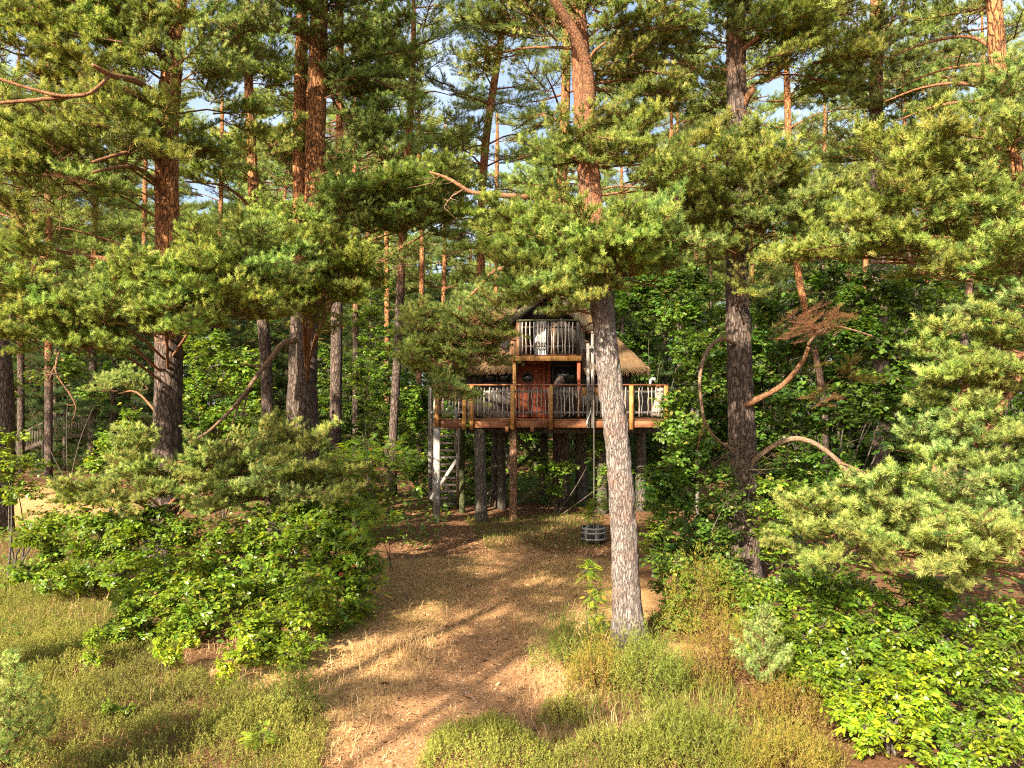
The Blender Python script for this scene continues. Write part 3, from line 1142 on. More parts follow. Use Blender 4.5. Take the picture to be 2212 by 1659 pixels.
hp('fascia_board', bar((xl - .02, YF + .05, zdeck - .13), (xs - .06, YF + .05, zdeck - .13), .05, .17, (0, 0, 1)), 'redwood')
for i in range(9):
    x = xl + .25 + i * (xr - xl - .4) / 8
    hp('joist', bar((x, YF + .08, zdeck - .13), (x, YK if x > xs else 21.2, zdeck - .13), .07, .16, (0, 0, 1)), 'redwood')
for Y in (20.3, 22.3, 24.0):
    hp('cross_beam', bar((xs - .1, Y, zdeck - .3), (xr, Y, zdeck - .3), .14, .16, (0, 0, 1)), 'log')
for px in (1150, 1095):
    q = P(px, 927, YF - .02)
    hp('beam_end', bar((q.x, YF - .03, q.z), (q.x, YF + .9, q.z), .09, .13, (0, 0, 1)), 'redwood')

# lower railing
ztop = P(1106, 830, YF).z
rail = hp('railing', bar((xs - .1, YF - .01, ztop - .015), (P(1440, 830, YF).x, YF - .01, ztop - .015), .12, .035, (0, 0, 1)), 'redwood')
hp('top_rail', bar((xl - .03, YF + .02, ztop - .02), (xs - .13, YF + .02, ztop - .02), .11, .035, (0, 0, 1)), 'redwood', rail)
for py in (846, 891):
    z = P(1106, py, YF).z
    hp('cross_rail', bar((xs, YF + .045, z), (xr - .02, YF + .045, z), .03, .05, (0, 0, 1)), 'greyh', rail)
    hp('cross_rail', bar((xl, YF + .075, z), (xs - .08, YF + .075, z), .03, .05, (0, 0, 1)), 'greyh', rail)
posts = [944, 1003, 1019, 1107, 1190, 1363, 1438]
for px in posts:
    x = P(px, 880, YF).x
    zb = zbeam - hg.uniform(.03, .07)
    hp('railing_post', bar((x, YF - .045, zb), (x, YF - .045, ztop - .036), .10, .085, (0, 1, 0)), 'larch', rail)
x_ = 949.0
while x_ < 1436:
    x_ += hg.uniform(7.6, 11)
    if any(abs(x_ - q) < 5 for q in posts) or 1264 < x_ < 1285:
        continue
    a, b_ = P(x_ + hg.uniform(-1.5, 1.5), 899 + hg.uniform(-2, 2), YF), P(x_ + hg.uniform(-1.5, 1.5), 836 + hg.uniform(-2, 2), YF)
    a.y = b_.y = YF + (.005 if x_ > 1012 else .035)
    hp('picket', stick(a, b_, hg.uniform(.011, .018), hg, .016), 'stick' if hg.random() < .7 else 'grey', rail, True)
for X, sgn in ((xl - .03, 1), (xr + .03, -1)):
    y1 = 21.2 if sgn > 0 else 23.8
    hp('side_rail', bar((X, YF + .06, ztop - .02), (X, y1, ztop - .02), .11, .035, (0, 0, 1)), 'redwood', rail)
    for py in (846, 891):
        z = P(1106, py, YF).z
        hp('cross_rail', bar((X - sgn * .045, YF + .06, z), (X - sgn * .045, y1, z), .03, .05, (0, 0, 1)), 'greyh', rail)
    y = YF + .15
    while y < y1:
        a = Vector((X, y, zdeck + .07 + hg.uniform(-.03, .03)))
        hp('picket', stick(a, Vector((X + hg.uniform(-.02, .02), y + hg.uniform(-.02, .02), ztop - .07)), hg.uniform(.017, .025), hg, .013), 'stick', rail, True)
        y += hg.uniform(.09, .13)
    hp('railing_post', bar((X, y1, zbeam), (X, y1, ztop), .09, .09, (0, 1, 0)), 'larch', rail)

# walls: vertical planks of uneven width, cottage body
xw0, xw1 = P(988, 800, YW).x, P(1362, 800, YW).x
zeave = P(1106, 790, YF + .6).z
zwall = zeave + .25
dx0, dx1 = P(1117, 850, YW).x, P(1172, 850, YW).x       # door
wx0, wx1 = P(1194, 850, YW).x, P(1250, 850, YW).x       # right window
vx0, vx1 = P(1042, 850, YW).x, P(1105, 850, YW).x       # left window
wz0, wz1 = P(0, 831, YW).z, P(0, 790, YW).z
vz0, vz1 = P(0, 828, YW).z, P(0, 800, YW).z
x = xw0
while x < xw1:
    wd_ = hg.uniform(.10, .16)
    x1 = min(x + wd_, xw1)
    cx = (x + x1) / 2
    spans = [(zdeck, zwall)]
    if dx0 - .03 < cx < dx1 + .03:
        spans = [(P(0, 784, YW).z, zwall)]
    elif wx0 < cx < wx1:
        spans = [(zdeck, wz0), (wz1, zwall)]
    elif vx0 < cx < vx1:
        spans = [(zdeck, vz0), (vz1, zwall)]
    for a, b_ in spans:
        if b_ - a > .03:
            hp('wall_plank', bar((cx, YW + hg.uniform(0, .02), a), (cx, YW + hg.uniform(0, .02), b_), x1 - x - .008, .03, (0, 1, 0)), 'redwoodv' if P(1110, 0, YW).x < cx < P(1185, 0, YW).x else 'plank')
    x = x1
for X in (xw0, xw1):
    y = YW + .06
    while y < YK:
        hp('wall_plank', bar((X, y, zdeck), (X, y, zwall), .03, .13, (0, 1, 0)), 'plank')
        y += .138
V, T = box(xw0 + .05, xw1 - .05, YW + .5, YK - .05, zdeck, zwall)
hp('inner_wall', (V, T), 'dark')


def window(x0, x1, z0, z1, Y, n, m='plank', parent=None):
    f = MB()
    fr = .035
    for a, b_ in (((x0, Y, z0), (x1, Y, z0)), ((x0, Y, z1), (x1, Y, z1))):
        f.add(*bar(a, b_, .05, fr * 2, (0, 0, 1)))
    for i in range(n + 1):
        q = x0 + (x1 - x0) * i / n
        f.add(*bar((q, Y - .004, z0 + fr), (q, Y - .004, z1 - fr), fr * 1.6, .05, (0, 1, 0)))
    f.V = [v - np.array(tuple(HB)) for v in f.V]
    o = link('window', f.mesh('window', [M[m]]), house)
    for i in range(n):
        a, b_ = x0 + (x1 - x0) * i / n + .03, x0 + (x1 - x0) * (i + 1) / n - .03
        V, T = box(a, b_, Y + .006, Y + .012, z0 + fr, z1 - fr)
        hp('pane', (V, T), 'glass', o)
    return o


window(vx0, vx1, vz0, vz1, YW - .01, 2)
window(wx0, wx1, wz0, wz1, YW - .01, 1)
window(P(1300, 0, YW).x, P(1340, 0, YW).x, wz0, wz1, YW - .05, 1)
# door: boards, frame, oval pane
dz1 = P(0, 786, YW).z
door = hp('door', bar(((dx0 + dx1) / 2, YW + .03, zdeck + .02), ((dx0 + dx1) / 2, YW + .03, dz1), dx1 - dx0 - .02, .04, (0, 1, 0)), 'redwoodv')
for i in range(5):
    x = dx0 + (dx1 - dx0) * (i + .5) / 5
    hp('door_board', bar((x, YW + .003, zdeck + .03), (x, YW + .003, dz1 - .01), (dx1 - dx0) / 5 - .01, .016, (0, 1, 0)), 'redwoodv', door)
for x in (dx0 - .03, dx1 + .03):
    hp('door_frame', bar((x, YW - .02, zdeck), (x, YW - .02, dz1 + .05), .07, .07, (0, 1, 0)), 'redwoodv', door)
hp('door_frame', bar((dx0 - .07, YW - .021, dz1 + .03), (dx1 + .07, YW - .021, dz1 + .03), .07, .06, (0, 0, 1)), 'redwoodv', door)
oc = P(1140, 816, YW)
ang = np.linspace(0, 2 * math.pi, 24, endpoint=False)
ring = [Vector((oc.x + .165 * math.cos(a), YW - .012, oc.z + .15 * math.sin(a))) for a in ang]
hp('oval_frame', tube(ring + ring[:1], .018, 6, cap=False), 'redwood', door, True)
V = [(oc.x, YW - .012, oc.z)] + [tuple(q) for q in ring] + [(oc.x, YW - .002, oc.z)] + [(q.x, YW - .002, q.z) for q in ring]
T = [(0, 1 + (i + 1) % 24, 1 + i) for i in range(24)] + [(25, 26 + i, 26 + (i + 1) % 24) for i in range(24)] + [(1 + i, 1 + (i + 1) % 24, 26 + i) for i in range(24)] + [(1 + (i + 1) % 24, 26 + (i + 1) % 24, 26 + i) for i in range(24)]
hp('oval_pane', (np.array(V), np.array(T)), 'glass', door)
hk = P(1161, 838, YW)
hp('door_handle', tube([hk + Vector((0, -.01, 0)), hk + Vector((0, -.05, 0)), hk + Vector((-.09, -.055, 0))], .011, 6), 'hoop', door, True)

# thatched hip roof with a front gable; thick straw edges
ex0, ex1 = P(958, 793, YF + .7).x, P(1401, 793, YF + .75).x
ez = P(1106, 793, YF + .7).z
ey0, ey1 = YF + .75, YK + .8
rz = ez + 2.95
rx = P(1180, 0, YW).x
ry0, ry1 = 22.4, 23.4


def thatch_roof(name, top, thick, parent, seed, fringe=2600, m='thatch'):
    """A roof of straw: top = list of quads (corner points, eave edge first), given thickness, uneven surface and loose straw."""
    g = np.random.default_rng(seed)
    mb = MB()
    fr = MB()
    for q in top:
        a, b_, c, d = [np.array(tuple(v), float) for v in q]
        N = 16
        u, v = np.meshgrid(np.linspace(0, 1, N), np.linspace(0, 1, N))
        u, v = u.ravel()[:, None], v.ravel()[:, None]
        Pt = (a * (1 - u) + b_ * u) * (1 - v) + (d * (1 - u) + c * u) * v
        nrm = np.cross(b_ - a, d - a)
        if np.linalg.norm(nrm) < 1e-6:
            nrm = np.cross(b_ - a, c - a)
        nrm /= np.linalg.norm(nrm)
        if nrm[2] < 0:
            nrm = -nrm
        edge = np.array([noise.noise(Vector(tuple(p_ * 2.2))) for p_ in Pt])
        Pt2 = Pt + nrm * (.05 * edge)[:, None]
        i = (np.arange(N - 1)[:, None] * N + np.arange(N - 1)[None]).ravel()
        T = np.concatenate([np.stack([i, i + 1, i + N + 1], -1), np.stack([i, i + N + 1, i + N], -1)])
        L = Pt2 - nrm * thick - np.array([0, 0, .02])
        n0 = len(Pt2)
        rim = list(range(N)) + [N * k + N - 1 for k in range(1, N)] + [N * (N - 1) + k for k in range(N - 2, -1, -1)] + [N * k for k in range(N - 2, 0, -1)]
        RT = []
        for k in range(len(rim)):
            p_, q_ = rim[k], rim[(k + 1) % len(rim)]
            RT += [(p_, q_ + n0, q_), (p_, p_ + n0, q_ + n0)]
        mb.add(np.concatenate([Pt2, L]), np.concatenate([T, T[:, ::-1] + n0, np.array(RT)]), 0, .3)
        # loose straw: on the surface and hanging from the eave
        n = fringe
        uu, vv = g.uniform(0, 1, (n, 1)), g.uniform(0, 1, (n, 1)) ** 1.6
        vv[: n // 3] = g.uniform(-.01, .02, (n // 3, 1))
        o = (a * (1 - uu) + b_ * uu) * (1 - vv) + (d * (1 - uu) + c * uu) * vv + nrm * .02
        o[: n // 3] -= nrm * g.uniform(0, thick, (n // 3, 1))
        down = unit(((a + b_) - (c + d))[None] / 2 + g.normal(0, .12, (n, 3)) * np.linalg.norm((a + b_ - c - d) / 2))
        ln = g.uniform(.07, .2, (n, 1))
        sd_ = unit(np.cross(down, nrm[None])) * .006
        V = np.stack([o - sd_, o + sd_, o + down * ln + nrm * g.uniform(-.02, .05, (n, 1))], 1).reshape(-1, 3)
        fr.add(V, np.arange(3 * n).reshape(-1, 3), 1, np.repeat(np.clip(g.normal(.4, .22, n), 0, .9), 3))
    mb.T.append(fr.T[0] + mb.n) if False else None
    for v, t_, m_, r_ in zip(fr.V, fr.T, fr.mi, fr.r):
        base_n = t_.min()
        mb.add(v, t_ - base_n, m_, r_)
    mb.V = [v - np.array(tuple(HB)) for v in mb.V]
    return link(name, mb.mesh(name, [M[m], M[m]]), house if parent is None else parent)


A_, B_, C_, D_ = Vector((ex0, ey0, ez)), Vector((ex1, ey0, ez)), Vector((ex1, ey1, ez)), Vector((ex0, ey1, ez))
R0, R1 = Vector((rx, ry0, rz)), Vector((rx, ry1, rz))
gx0, gx1 = P(1118, 0, YW).x, P(1252, 0, YW).x


def hipz(x, y):
    return ez + (rz - ez) * min((x - ex0) / (rx - ex0), (ex1 - x) / (ex1 - rx), (y - ey0) / (ry0 - ey0))


# front slope leaves a gap where the gable stands
fl = A_.lerp(B_, (gx0 - ex0) / (ex1 - ex0))
fr_ = A_.lerp(B_, (gx1 - ex0) / (ex1 - ex0))
def front_pt(x, f):
    return Vector((x, ey0 + (ry0 - ey0) * f, ez + (rz - ez) * f))
fL = .62
roof = thatch_roof('roof', [[A_, front_pt(gx0, 0), front_pt(gx0, (gx0 - ex0) / (rx - ex0)), front_pt(gx0, (gx0 - ex0) / (rx - ex0))],
                            [front_pt(gx1, 0), B_, front_pt(gx1, (ex1 - gx1) / (ex1 - rx)), front_pt(gx1, (ex1 - gx1) / (ex1 - rx))],
                            [B_, C_, R1, R0], [D_, A_, R0, R1], [C_, D_, R1, R1]], .22, None, 5, 2200)
# gable roof over the balcony
gax, gaz = P(1183, 0, YB + .1).x, P(0, 618, YB + .1).z
gex0, gex1 = P(1068, 0, YB + .1).x, P(1288, 0, YB + .1).x
gez = P(0, 713, YB + .1).z
gy0, gy1 = YB + .05, 22.6
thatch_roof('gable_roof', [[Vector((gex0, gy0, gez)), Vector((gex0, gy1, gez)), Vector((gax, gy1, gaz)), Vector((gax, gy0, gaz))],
                           [Vector((gex1, gy0, gez)), Vector((gex1, gy1, gez)), Vector((gax, gy1, gaz)), Vector((gax, gy0, gaz))]], .16, None, 6, 1800, 'darkthatch')
# gable front: planks, slab boards, doorway with dark inside
gyw = YW - .1
zbal = P(0, 768, YB).z
x0g, x1g = P(1084, 0, gyw).x, P(1272, 0, gyw).x
cx0, cx1 = P(1150, 0, gyw).x, P(1183, 0, gyw).x
x = x0g
while x < x1g:
    wd_ = hg.uniform(.09, .16)
    x1 = min(x + wd_, x1g)
    cx = (x + x1) / 2
    zt = gaz - .12 - (gaz - gez) * abs(cx - gax) / (gex1 - gax)
    zb = zbal
    if cx0 < cx < cx1:
        zb = P(0, 690, gyw).z
    m_ = 'slab' if (P(1125, 0, gyw).x < cx < P(1138, 0, gyw).x or P(1184, 0, gyw).x < cx < P(1196, 0, gyw).x) else ('grey' if cx0 - .02 < cx < cx1 + .2 and zb > zbal + .3 else 'plank')
    if zt > zb + .05:
        hp('gable_plank', bar((cx, gyw + hg.uniform(0, .03), zb), (cx, gyw + hg.uniform(0, .03), zt), x1 - x - .006, .03, (0, 1, 0)), m_)
    x = x1
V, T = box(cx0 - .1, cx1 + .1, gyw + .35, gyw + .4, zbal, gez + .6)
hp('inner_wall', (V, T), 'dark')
hp('lintel_board', bar((P(1130, 0, gyw).x, gyw - .05, P(0, 685, gyw).z), (P(1200, 0, gyw).x, gyw - .05, P(0, 685, gyw).z), .03, .07, (0, 0, 1)), 'plank')
for X in (x0g, x1g):
    y = gyw + .08
    while y < 22.3:
        hp('gable_plank', bar((X, y, P(0, 785, YW).z), (X, y, gez + .06), .03, .13, (0, 1, 0)), 'plank')
        y += .138
# rafters under the gable edge
for ex_ in (gex0, gex1):
    hp('barge_board', bar((ex_, gy0 + .05, gez - .17), (gax, gy0 + .05, gaz - .19), .04, .11, (0, 0, 1)), 'slab' if ex_ == gex1 else 'plank')

# balcony
bx0, bx1 = P(1106, 0, YB).x, P(1254, 0, YB).x
bz1, bz0 = P(0, 769, YB).z, P(0, 780, YB).z
hp('balcony_beam', bar((bx0, YB, (bz0 + bz1) / 2), (bx1, YB, (bz0 + bz1) / 2), .07, bz1 - bz0, (0, 0, 1)), 'larch').rotation_euler = (0, 0, 0)
for i in range(6):
    y = YB + .06 + i * .13
    hp('balcony_board', bar((bx0 - .02, y, bz1 + .02), (bx1 + .02, y, bz1 + .02), .12, .03, (0, 0, 1)), 'redwood')
for px in (1111, 1249):
    q = P(px, 0, YB + .02).x
    hp('balcony_post', bar((q, YB + .08, zdeck), (q, YB + .08, bz0), .085, .085, (0, 1, 0)), 'redwoodv' if px > 1200 else 'larch')
for px in (1111, 1249):
    q = P(px, 0, YB).x
    hp('balcony_joist', bar((q, YB + .05, bz0 + .03), (q, YW, bz0 + .03), .07, .1, (0, 0, 1)), 'redwood')
brz = P(0, 692, YB).z
brail = hp('balcony_railing', bar((P(1122, 0, YB).x, YB - .01, brz), (P(1249, 0, YB).x, YB - .01, brz), .07, .045, (0, 0, 1)), 'moss')
for py in (707, 748):
    z = P(0, py, YB).z
    hp('cross_rail', bar((P(1122, 0, YB).x, YB + .03, z), (P(1249, 0, YB).x, YB + .03, z), .03, .045, (0, 0, 1)), 'plank', brail)
for px in (1124, 1247):
    q = P(px, 0, YB).x
    hp('railing_post', bar((q, YB + .02, bz1), (q, YB + .02, brz - .02), .07, .07, (0, 1, 0)), 'plank', brail)
px = 1128.0
while px < 1244:
    a, b_ = P(px + hg.uniform(-1, 1), 764 + hg.uniform(-2, 2), YB), P(px + hg.uniform(-1, 1), 695 + hg.uniform(-1, 1), YB)
    hp('picket', stick(a, b_, hg.uniform(.012, .019), hg, .014), 'stick' if hg.random() < .4 else ('grey' if hg.random() < .7 else 'slab'), brail, True)
    px += hg.uniform(6.5, 9.5)
# slanted side panels of the balcony: rough slab boards
sa, sb = P(1122, 0, YB), P(1103, 0, YB + .45)
for i in range(4):
    f = (i + .5) / 4
    x, y = sa.x + (sb.x - sa.x) * f, YB + .02 + .45 * f
    hp('slab_board', bar((x, y, bz1 + .02), (x, y + .01, brz - .02 - .06 * f), .10, .03, (0.6, 1, 0)), 'slab', brail)
hp('cross_rail', bar((sa.x, YB, brz), (sb.x, YB + .45, brz - .03), .07, .045, (0, 0, 1)), 'moss', brail)
sa2, sb2 = P(1249, 0, YB), P(1262, 0, YB + .45)
for i in range(4):
    f = (i + .5) / 4
    x, y = sa2.x + (sb2.x - sa2.x) * f, YB + .02 + .45 * f
    hp('picket', stick(Vector((x, y, bz1 + .05)), Vector((x, y, brz - .05)), .018, hg), 'grey', brail, True)
# grey wall planks between balcony and left gable edge
for i in range(5):
    px = 1084 + i * 4.6
    q = P(px, 0, YW - .3)
    hp('gable_plank', bar((q.x, YW - .3, P(0, 776 - 1.5 * i, YW - .3).z), (q.x, YW - .3, P(0, 716 - 3 * i, YW - .3).z), .055, .025, (0, 1, 0)), 'grey')

# log posts and braces under the deck
zj = zdeck - .2


def logpost(px, pyb, wd, Y, m='log', top=zj, lean=0.0, name='log_post', rnd=0.0):
    b_ = P(px, pyb, Y)
    b_.z = gh(b_.x, Y) - .05
    t_ = Vector((b_.x + lean, Y, top))
    return hp(name, tube([b_, b_.lerp(t_, .33) + Vector((hg.uniform(-.02, .02), 0, 0)), b_.lerp(t_, .66), t_], [wd / 2 / F * Y * k for k in (1.08, 1, .98, .95)], 12, .03, hg.randrange(999), True, .12), m, None, True, rnd)


logpost(1040, 1118, 26, 19.7, lean=-.05)
logpost(1109, 1105, 17, 19.8, 'log', rnd=.55)
logpost(1083, 1088, 19, 22.0)
logpost(1064, 1082, 16, 22.4, lean=.12)
logpost(1072, 1080, 12, 22.3, lean=.3)
logpost(998, 1085, 12, 21.2, 'moss')
logpost(1300, 1100, 22, 21.0)
logpost(1385, 1100, 22, 21.5)
logpost(1175, 1090, 17, 23.6)
logpost(1255, 1090, 25, 22.9)
logpost(1335, 1085, 20, 23.8)
for a, b_, r_, m_ in ((P(1118, 1088, 20.6), P(1276, 968, 21.6), .075, 'moss'), (P(1095, 920, 20.2), P(1168, 1000, 21.6), .06, 'log'), (P(1085, 925, 21), P(1106, 1040, 20.2), .05, 'log'), (P(1045, 1075, 22), P(1145, 985, 23), .045, 'log'),
                      (P(1145, 985, 23), P(1180, 945, 23), .045, 'log'), (P(1185, 1100, 20.9), P(1190, 1050, 21), .02, 'moss')):
    hp('diagonal_brace', tube([a, a.lerp(b_, .5), b_], [r_, r_ * .95, r_ * .9], 8, .04, 3, True, .2), m_, None, True)

# steep stair with treads, grey posts
sx0, sx1 = P(949, 0, 20).x, P(985, 0, 20).x
st_top = [Vector((x, 20.0, zdeck - .08)) for x in (sx0 - .04, sx1 + .04)]
st_bot = [Vector((x, 22.3, 0.0)) for x in (P(950, 0, 22.3).x, P(990, 0, 22.3).x)]
stair = hp('stair', bar(st_bot[0], st_top[0], .05, .16, (0, 0, 1)), 'grey')
hp('stringer', bar(st_bot[1], st_top[1], .05, .16, (0, 0, 1)), 'stick', stair)
for i in range(12):
    f = (i + .6) / 12.4
    a, b_ = st_bot[0].lerp(st_top[0], f), st_bot[1].lerp(st_top[1], f)
    hp('tread', bar(a + Vector((.03, 0, 0)), b_ - Vector((.03, 0, 0)), .2, .05, (0, 0, 1)), 'stick', stair)
for px, pyb, Y, wd, top in ((944, 1138, 19.45, .16, zbeam - .02), (929, 1088, 22.6, .10, zdeck + .9), (992, 1092, 22.4, .10, zdeck - .1), (938, 1080, 22.9, .07, zdeck + .8), (985, 920, 20.3, .09, zdeck + .3)):
    b_ = P(px, 900, Y)
    zb = gh(b_.x, Y) - .05 if pyb > 1000 else zdeck - .9
    hp('stair_post', bar((b_.x, Y, zb), (b_.x, Y, top), wd, wd, (0, 1, 0)), 'grey')
for a, b_, wd in ((P(992, 985, 20.5), P(930, 1078, 20.5), .08), (P(952, 1030, 22.2), P(985, 1085, 22.2), .09), (P(926, 1075, 21.5), P(946, 1046, 21.5), .08)):
    hp('stair_brace', bar(a, b_, wd, .05, (0, 1, 0)), 'grey')
# railing of the stair, left side
for i in range(7):
    f = i / 6
    q = st_bot[0].lerp(st_top[0], f) + Vector((-.16, 0, 0))
    hp('stair_picket', stick(q + Vector((0, 0, .1)), q + Vector((0, 0, .85)), .02, hg), 'stick', stair, True)
hp('hand_rail', bar(st_bot[0] + Vector((-.16, 0, .85)), st_top[0] + Vector((-.16, 0, .9)), .05, .05, (0, 0, 1)), 'grey', stair)

# hoist frame: two grey uprights with a cross head
for px, y0, y1, dy in ((1270, 742, 924, -.1), (1280, 716, 924, -.1)):
    q = P(px, y0, YF + dy)
    hp('hoist_upright', bar((q.x, YF + dy, P(0, y1, YF).z), (q.x, YF + dy, q.z), .075, .06, (0, 1, 0)), 'grey')
q0, q1 = P(1274, 752, YF - .02), P(1275, 752, 21)
hp('hoist_arm', bar((q0.x, YF - .35, q0.z), (q0.x, 21, q0.z), .07, .08, (0, 0, 1)), 'grey')
for px in (1262, 1288):
    q = P(px, 845, YF - .06)
    hp('block', bar((q.x, YF - .06, q.z - .09), (q.x, YF - .06, q.z + .09), .10, .05, (0, 1, 0)), 'larch')

# things on and about the treehouse
q = P(1166, 0, gyw)
cz0, cz1 = bz1 + .05, P(0, 690, gyw).z
mb = MB()
nx, nz = 26, 10
u = np.linspace(0, 1, nx)
vv = np.linspace(0, 1, nz)
V = []
for z in vv:
    for a in u:
        pinch = .8 + .12 * z / max(.01, 1) - .1 * math.exp(-((z - .6) / .25) ** 2)
        V.append(((a - .5) * (cx1 - cx0) * .92 * pinch, .03 * math.sin(a * 31) * (1.1 - .5 * z) - .01, cz0 + (cz1 - cz0) * z))
V = np.array(V)
i = (np.arange(nz - 1)[:, None] * nx + np.arange(nx - 1)[None]).ravel()
T = np.concatenate([np.stack([i, i + 1, i + nx + 1], -1), np.stack([i, i + nx + 1, i + nx], -1)])
n0 = len(V)
V2 = V + [0, .012, 0]
cme = mk('curtain', np.concatenate([V, V2]) - [0, 0, cz0], np.concatenate([T, T[:, ::-1] + n0]), M['cloth'], None, None, True)
cu = link('curtain', cme)
cu.location = ((cx0 + cx1) / 2, gyw - .03, cz0)
tag(cu, 'white gathered curtain hanging in the balcony doorway under the gable', 'curtain')

# dark bark stump on the deck
q = P(1206, 0, 20.2)
v, T = tube([Vector((0, 0, 0)), Vector((.02, 0, .4)), Vector((-.02, 0, .8)), Vector((.03, 0, 1.02)), Vector((.06, 0, 1.12))], [.16, .15, .14, .12, .05], 14, .09, 4, True, .08)
so_ = link('stump', mk('stump', v, T, M['bark'], None, np.zeros(len(v)), True))
so_.location = (q.x, 20.2, zdeck)
tag(so_, 'dark bark-covered stump standing on the deck behind the railing by the window', 'stump')

# barrel with light hoops, and the hoist rope with its tassel
bc = P(1282, 1172, 16.9)
bar_root = thing('barrel', 'grey wooden half barrel with three pale metal hoops standing left of the pale trunk', 'barrel', (bc.x, 16.9, gh(bc.x, 16.9)))
H_ = .35
prof = [(0, .24), (.1, .268), (.19, .277), (.28, .268), (H_, .248)]
loc = Vector((bc.x, 16.9, gh(bc.x, 16.9)))
for k in range(20):
    a0, a1 = k / 20 * 6.2832 + .008, (k + 1) / 20 * 6.2832 - .008
    V, T = [], []
    for z, r_ in prof:
        for rr in (r_, r_ - .022):
            for a in (a0, a1):
                V.append((rr * math.cos(a), rr * math.sin(a), z + .004))
    for s in range(len(prof) - 1):
        o = 4 * s
        T += [(o, o + 1, o + 5), (o, o + 5, o + 4), (o + 2, o + 7, o + 3), (o + 2, o + 6, o + 7), (o, o + 4, o + 6), (o, o + 6, o + 2), (o + 1, o + 3, o + 7), (o + 1, o + 7, o + 5)]
    o = 4 * (len(prof) - 1)
    T += [(o, o + 1, o + 3), (o, o + 3, o + 2), (0, 3, 1), (0, 2, 3)]
    link('stave', mk('stave', V, T, M['plank' if k % 3 else 'grey']), bar_root, None)
for z in (.10, .235, .325):
    r_ = np.interp(z, [q[0] for q in prof], [q[1] for q in prof]) + .004
    V, T = [], []
    for k in range(32):
        a = k / 32 * 6.2832
        for rr, zz in ((r_, z - .017), (r_ + .003, z - .017), (r_ + .003, z + .017), (r_, z + .017)):
            V.append((rr * math.cos(a), rr * math.sin(a), zz))
    for k in range(32):
        j = (k + 1) % 32
        for e in range(4):
            f = (e + 1) % 4
            T += [(4 * k + e, 4 * j + e, 4 * j + f), (4 * k + e, 4 * j + f, 4 * k + f)]
    link('hoop', mk('hoop', V, T, M['hoop'], None, None, True), bar_root)
link('bottom', mk('bottom', *tube([Vector((0, 0, .03)), Vector((0, 0, .05))], [.23, .23], 20), M['plank']), bar_root)
rt, rb = P(1282, 760, 19.1), P(1283, 1060, 18.2)
rp = link('rope', mk('rope', *tube([rt - loc, P(1283, 900, 18.8) - loc, rb - loc, Vector((0.01, .05, .42)), Vector((0, 0, .2))], .008, 6, .1, 2, True, .2), M['rope'], None, None, True))
rp.location = loc
tag(rp, 'thin hoist rope hanging from the grey frame on the deck down to the barrel', 'rope')
ta, tb = P(1276, 880, YF - .2), P(1268, 914, YF - .2)
ts = link('cord', mk('cord', *tube([ta - tb + Vector((.01, 0, 0)), P(1274, 896, YF - .2) - tb, Vector((0, 0, .06)), Vector((0, 0, .03)), Vector((0, 0, -.05))], [.005, .005, .008, .018, .014], 6), M['white'], None, None, True))
ts.location = tb
tag(ts, 'short cord with a white tassel dangling below the deck edge', 'cord')

# white lamp head on the railing end
lp = P(1409, 829, YF)
lr = thing('lamp', 'white clip-on lamp with dark front on the right end of the deck railing', 'lamp', (lp.x, YF - .01, ztop + .003))
link('base', mk('base', *tube([Vector((-.05, 0, 0)), Vector((-.05, 0, .05)), Vector((-.045, 0, .10))], [.035, .03, .03], 10), M['white'], None, None, True), lr)
link('head', mk('head', *tube([Vector((-.06, 0, .10)), Vector((.0, -.02, .125)), Vector((.07, -.03, .105))], [.03, .05, .06], 10), M['white'], None, None, True), lr)
link('lens', mk('lens', *tube([Vector((.0, -.065, .09)), Vector((.0, -.085, .085))], [.032, .03], 10), M['dark'], None, None, True), lr)

# weathered post in the hazel right of the deck
wp = P(1500, 900, 20.5)
wr = thing('timber_post', 'weathered grey post with nailed boards half hidden by hazel leaves right of the deck', 'post', (wp.x, 20.5, gh(wp.x, 20.5)))
z0 = P(0, 800, 20.5).z - wr.location.z
link('pole', mk('pole', *bar((.06, 0, -.05), (.06, 0, z0), .09, .08), M['grey']), wr)
for dx, za, zb in ((-.05, 856, 835), (.02, 880, 838), (.12, 822, 804), (-.06, 900, 872)):
    link('board', mk('board', *bar((dx, -.06, P(0, za, 20.5).z - wr.location.z), (dx, -.06, P(0, zb, 20.5).z - wr.location.z), .11, .025), M['grey']), wr)
link('cross_piece', mk('cross_piece', *bar((-.25, -.09, P(0, 848, 20.5).z - wr.location.z), (.15, -.09, P(0, 848, 20.5).z - wr.location.z), .04, .03, (0, 0, 1)), M['greyh']), wr)

# ------------------------------------------------------------------ platform stairs far left
YS = 34.0
sb_ = P(140, 0, YS)
sr_ = thing('platform_stairs', 'old wooden platform with picket railing and sloping stairs in the shade at far left', 'stairs', (sb_.x, YS, gh(sb_.x, YS)))


def sp(name, vt, m, parent=None, smooth=False):
    return part(name, vt, M[m], sr_ if parent is None else parent, tuple(sr_.location), smooth)


def S(px, py, d=0):
    return P(px, py, YS + d)


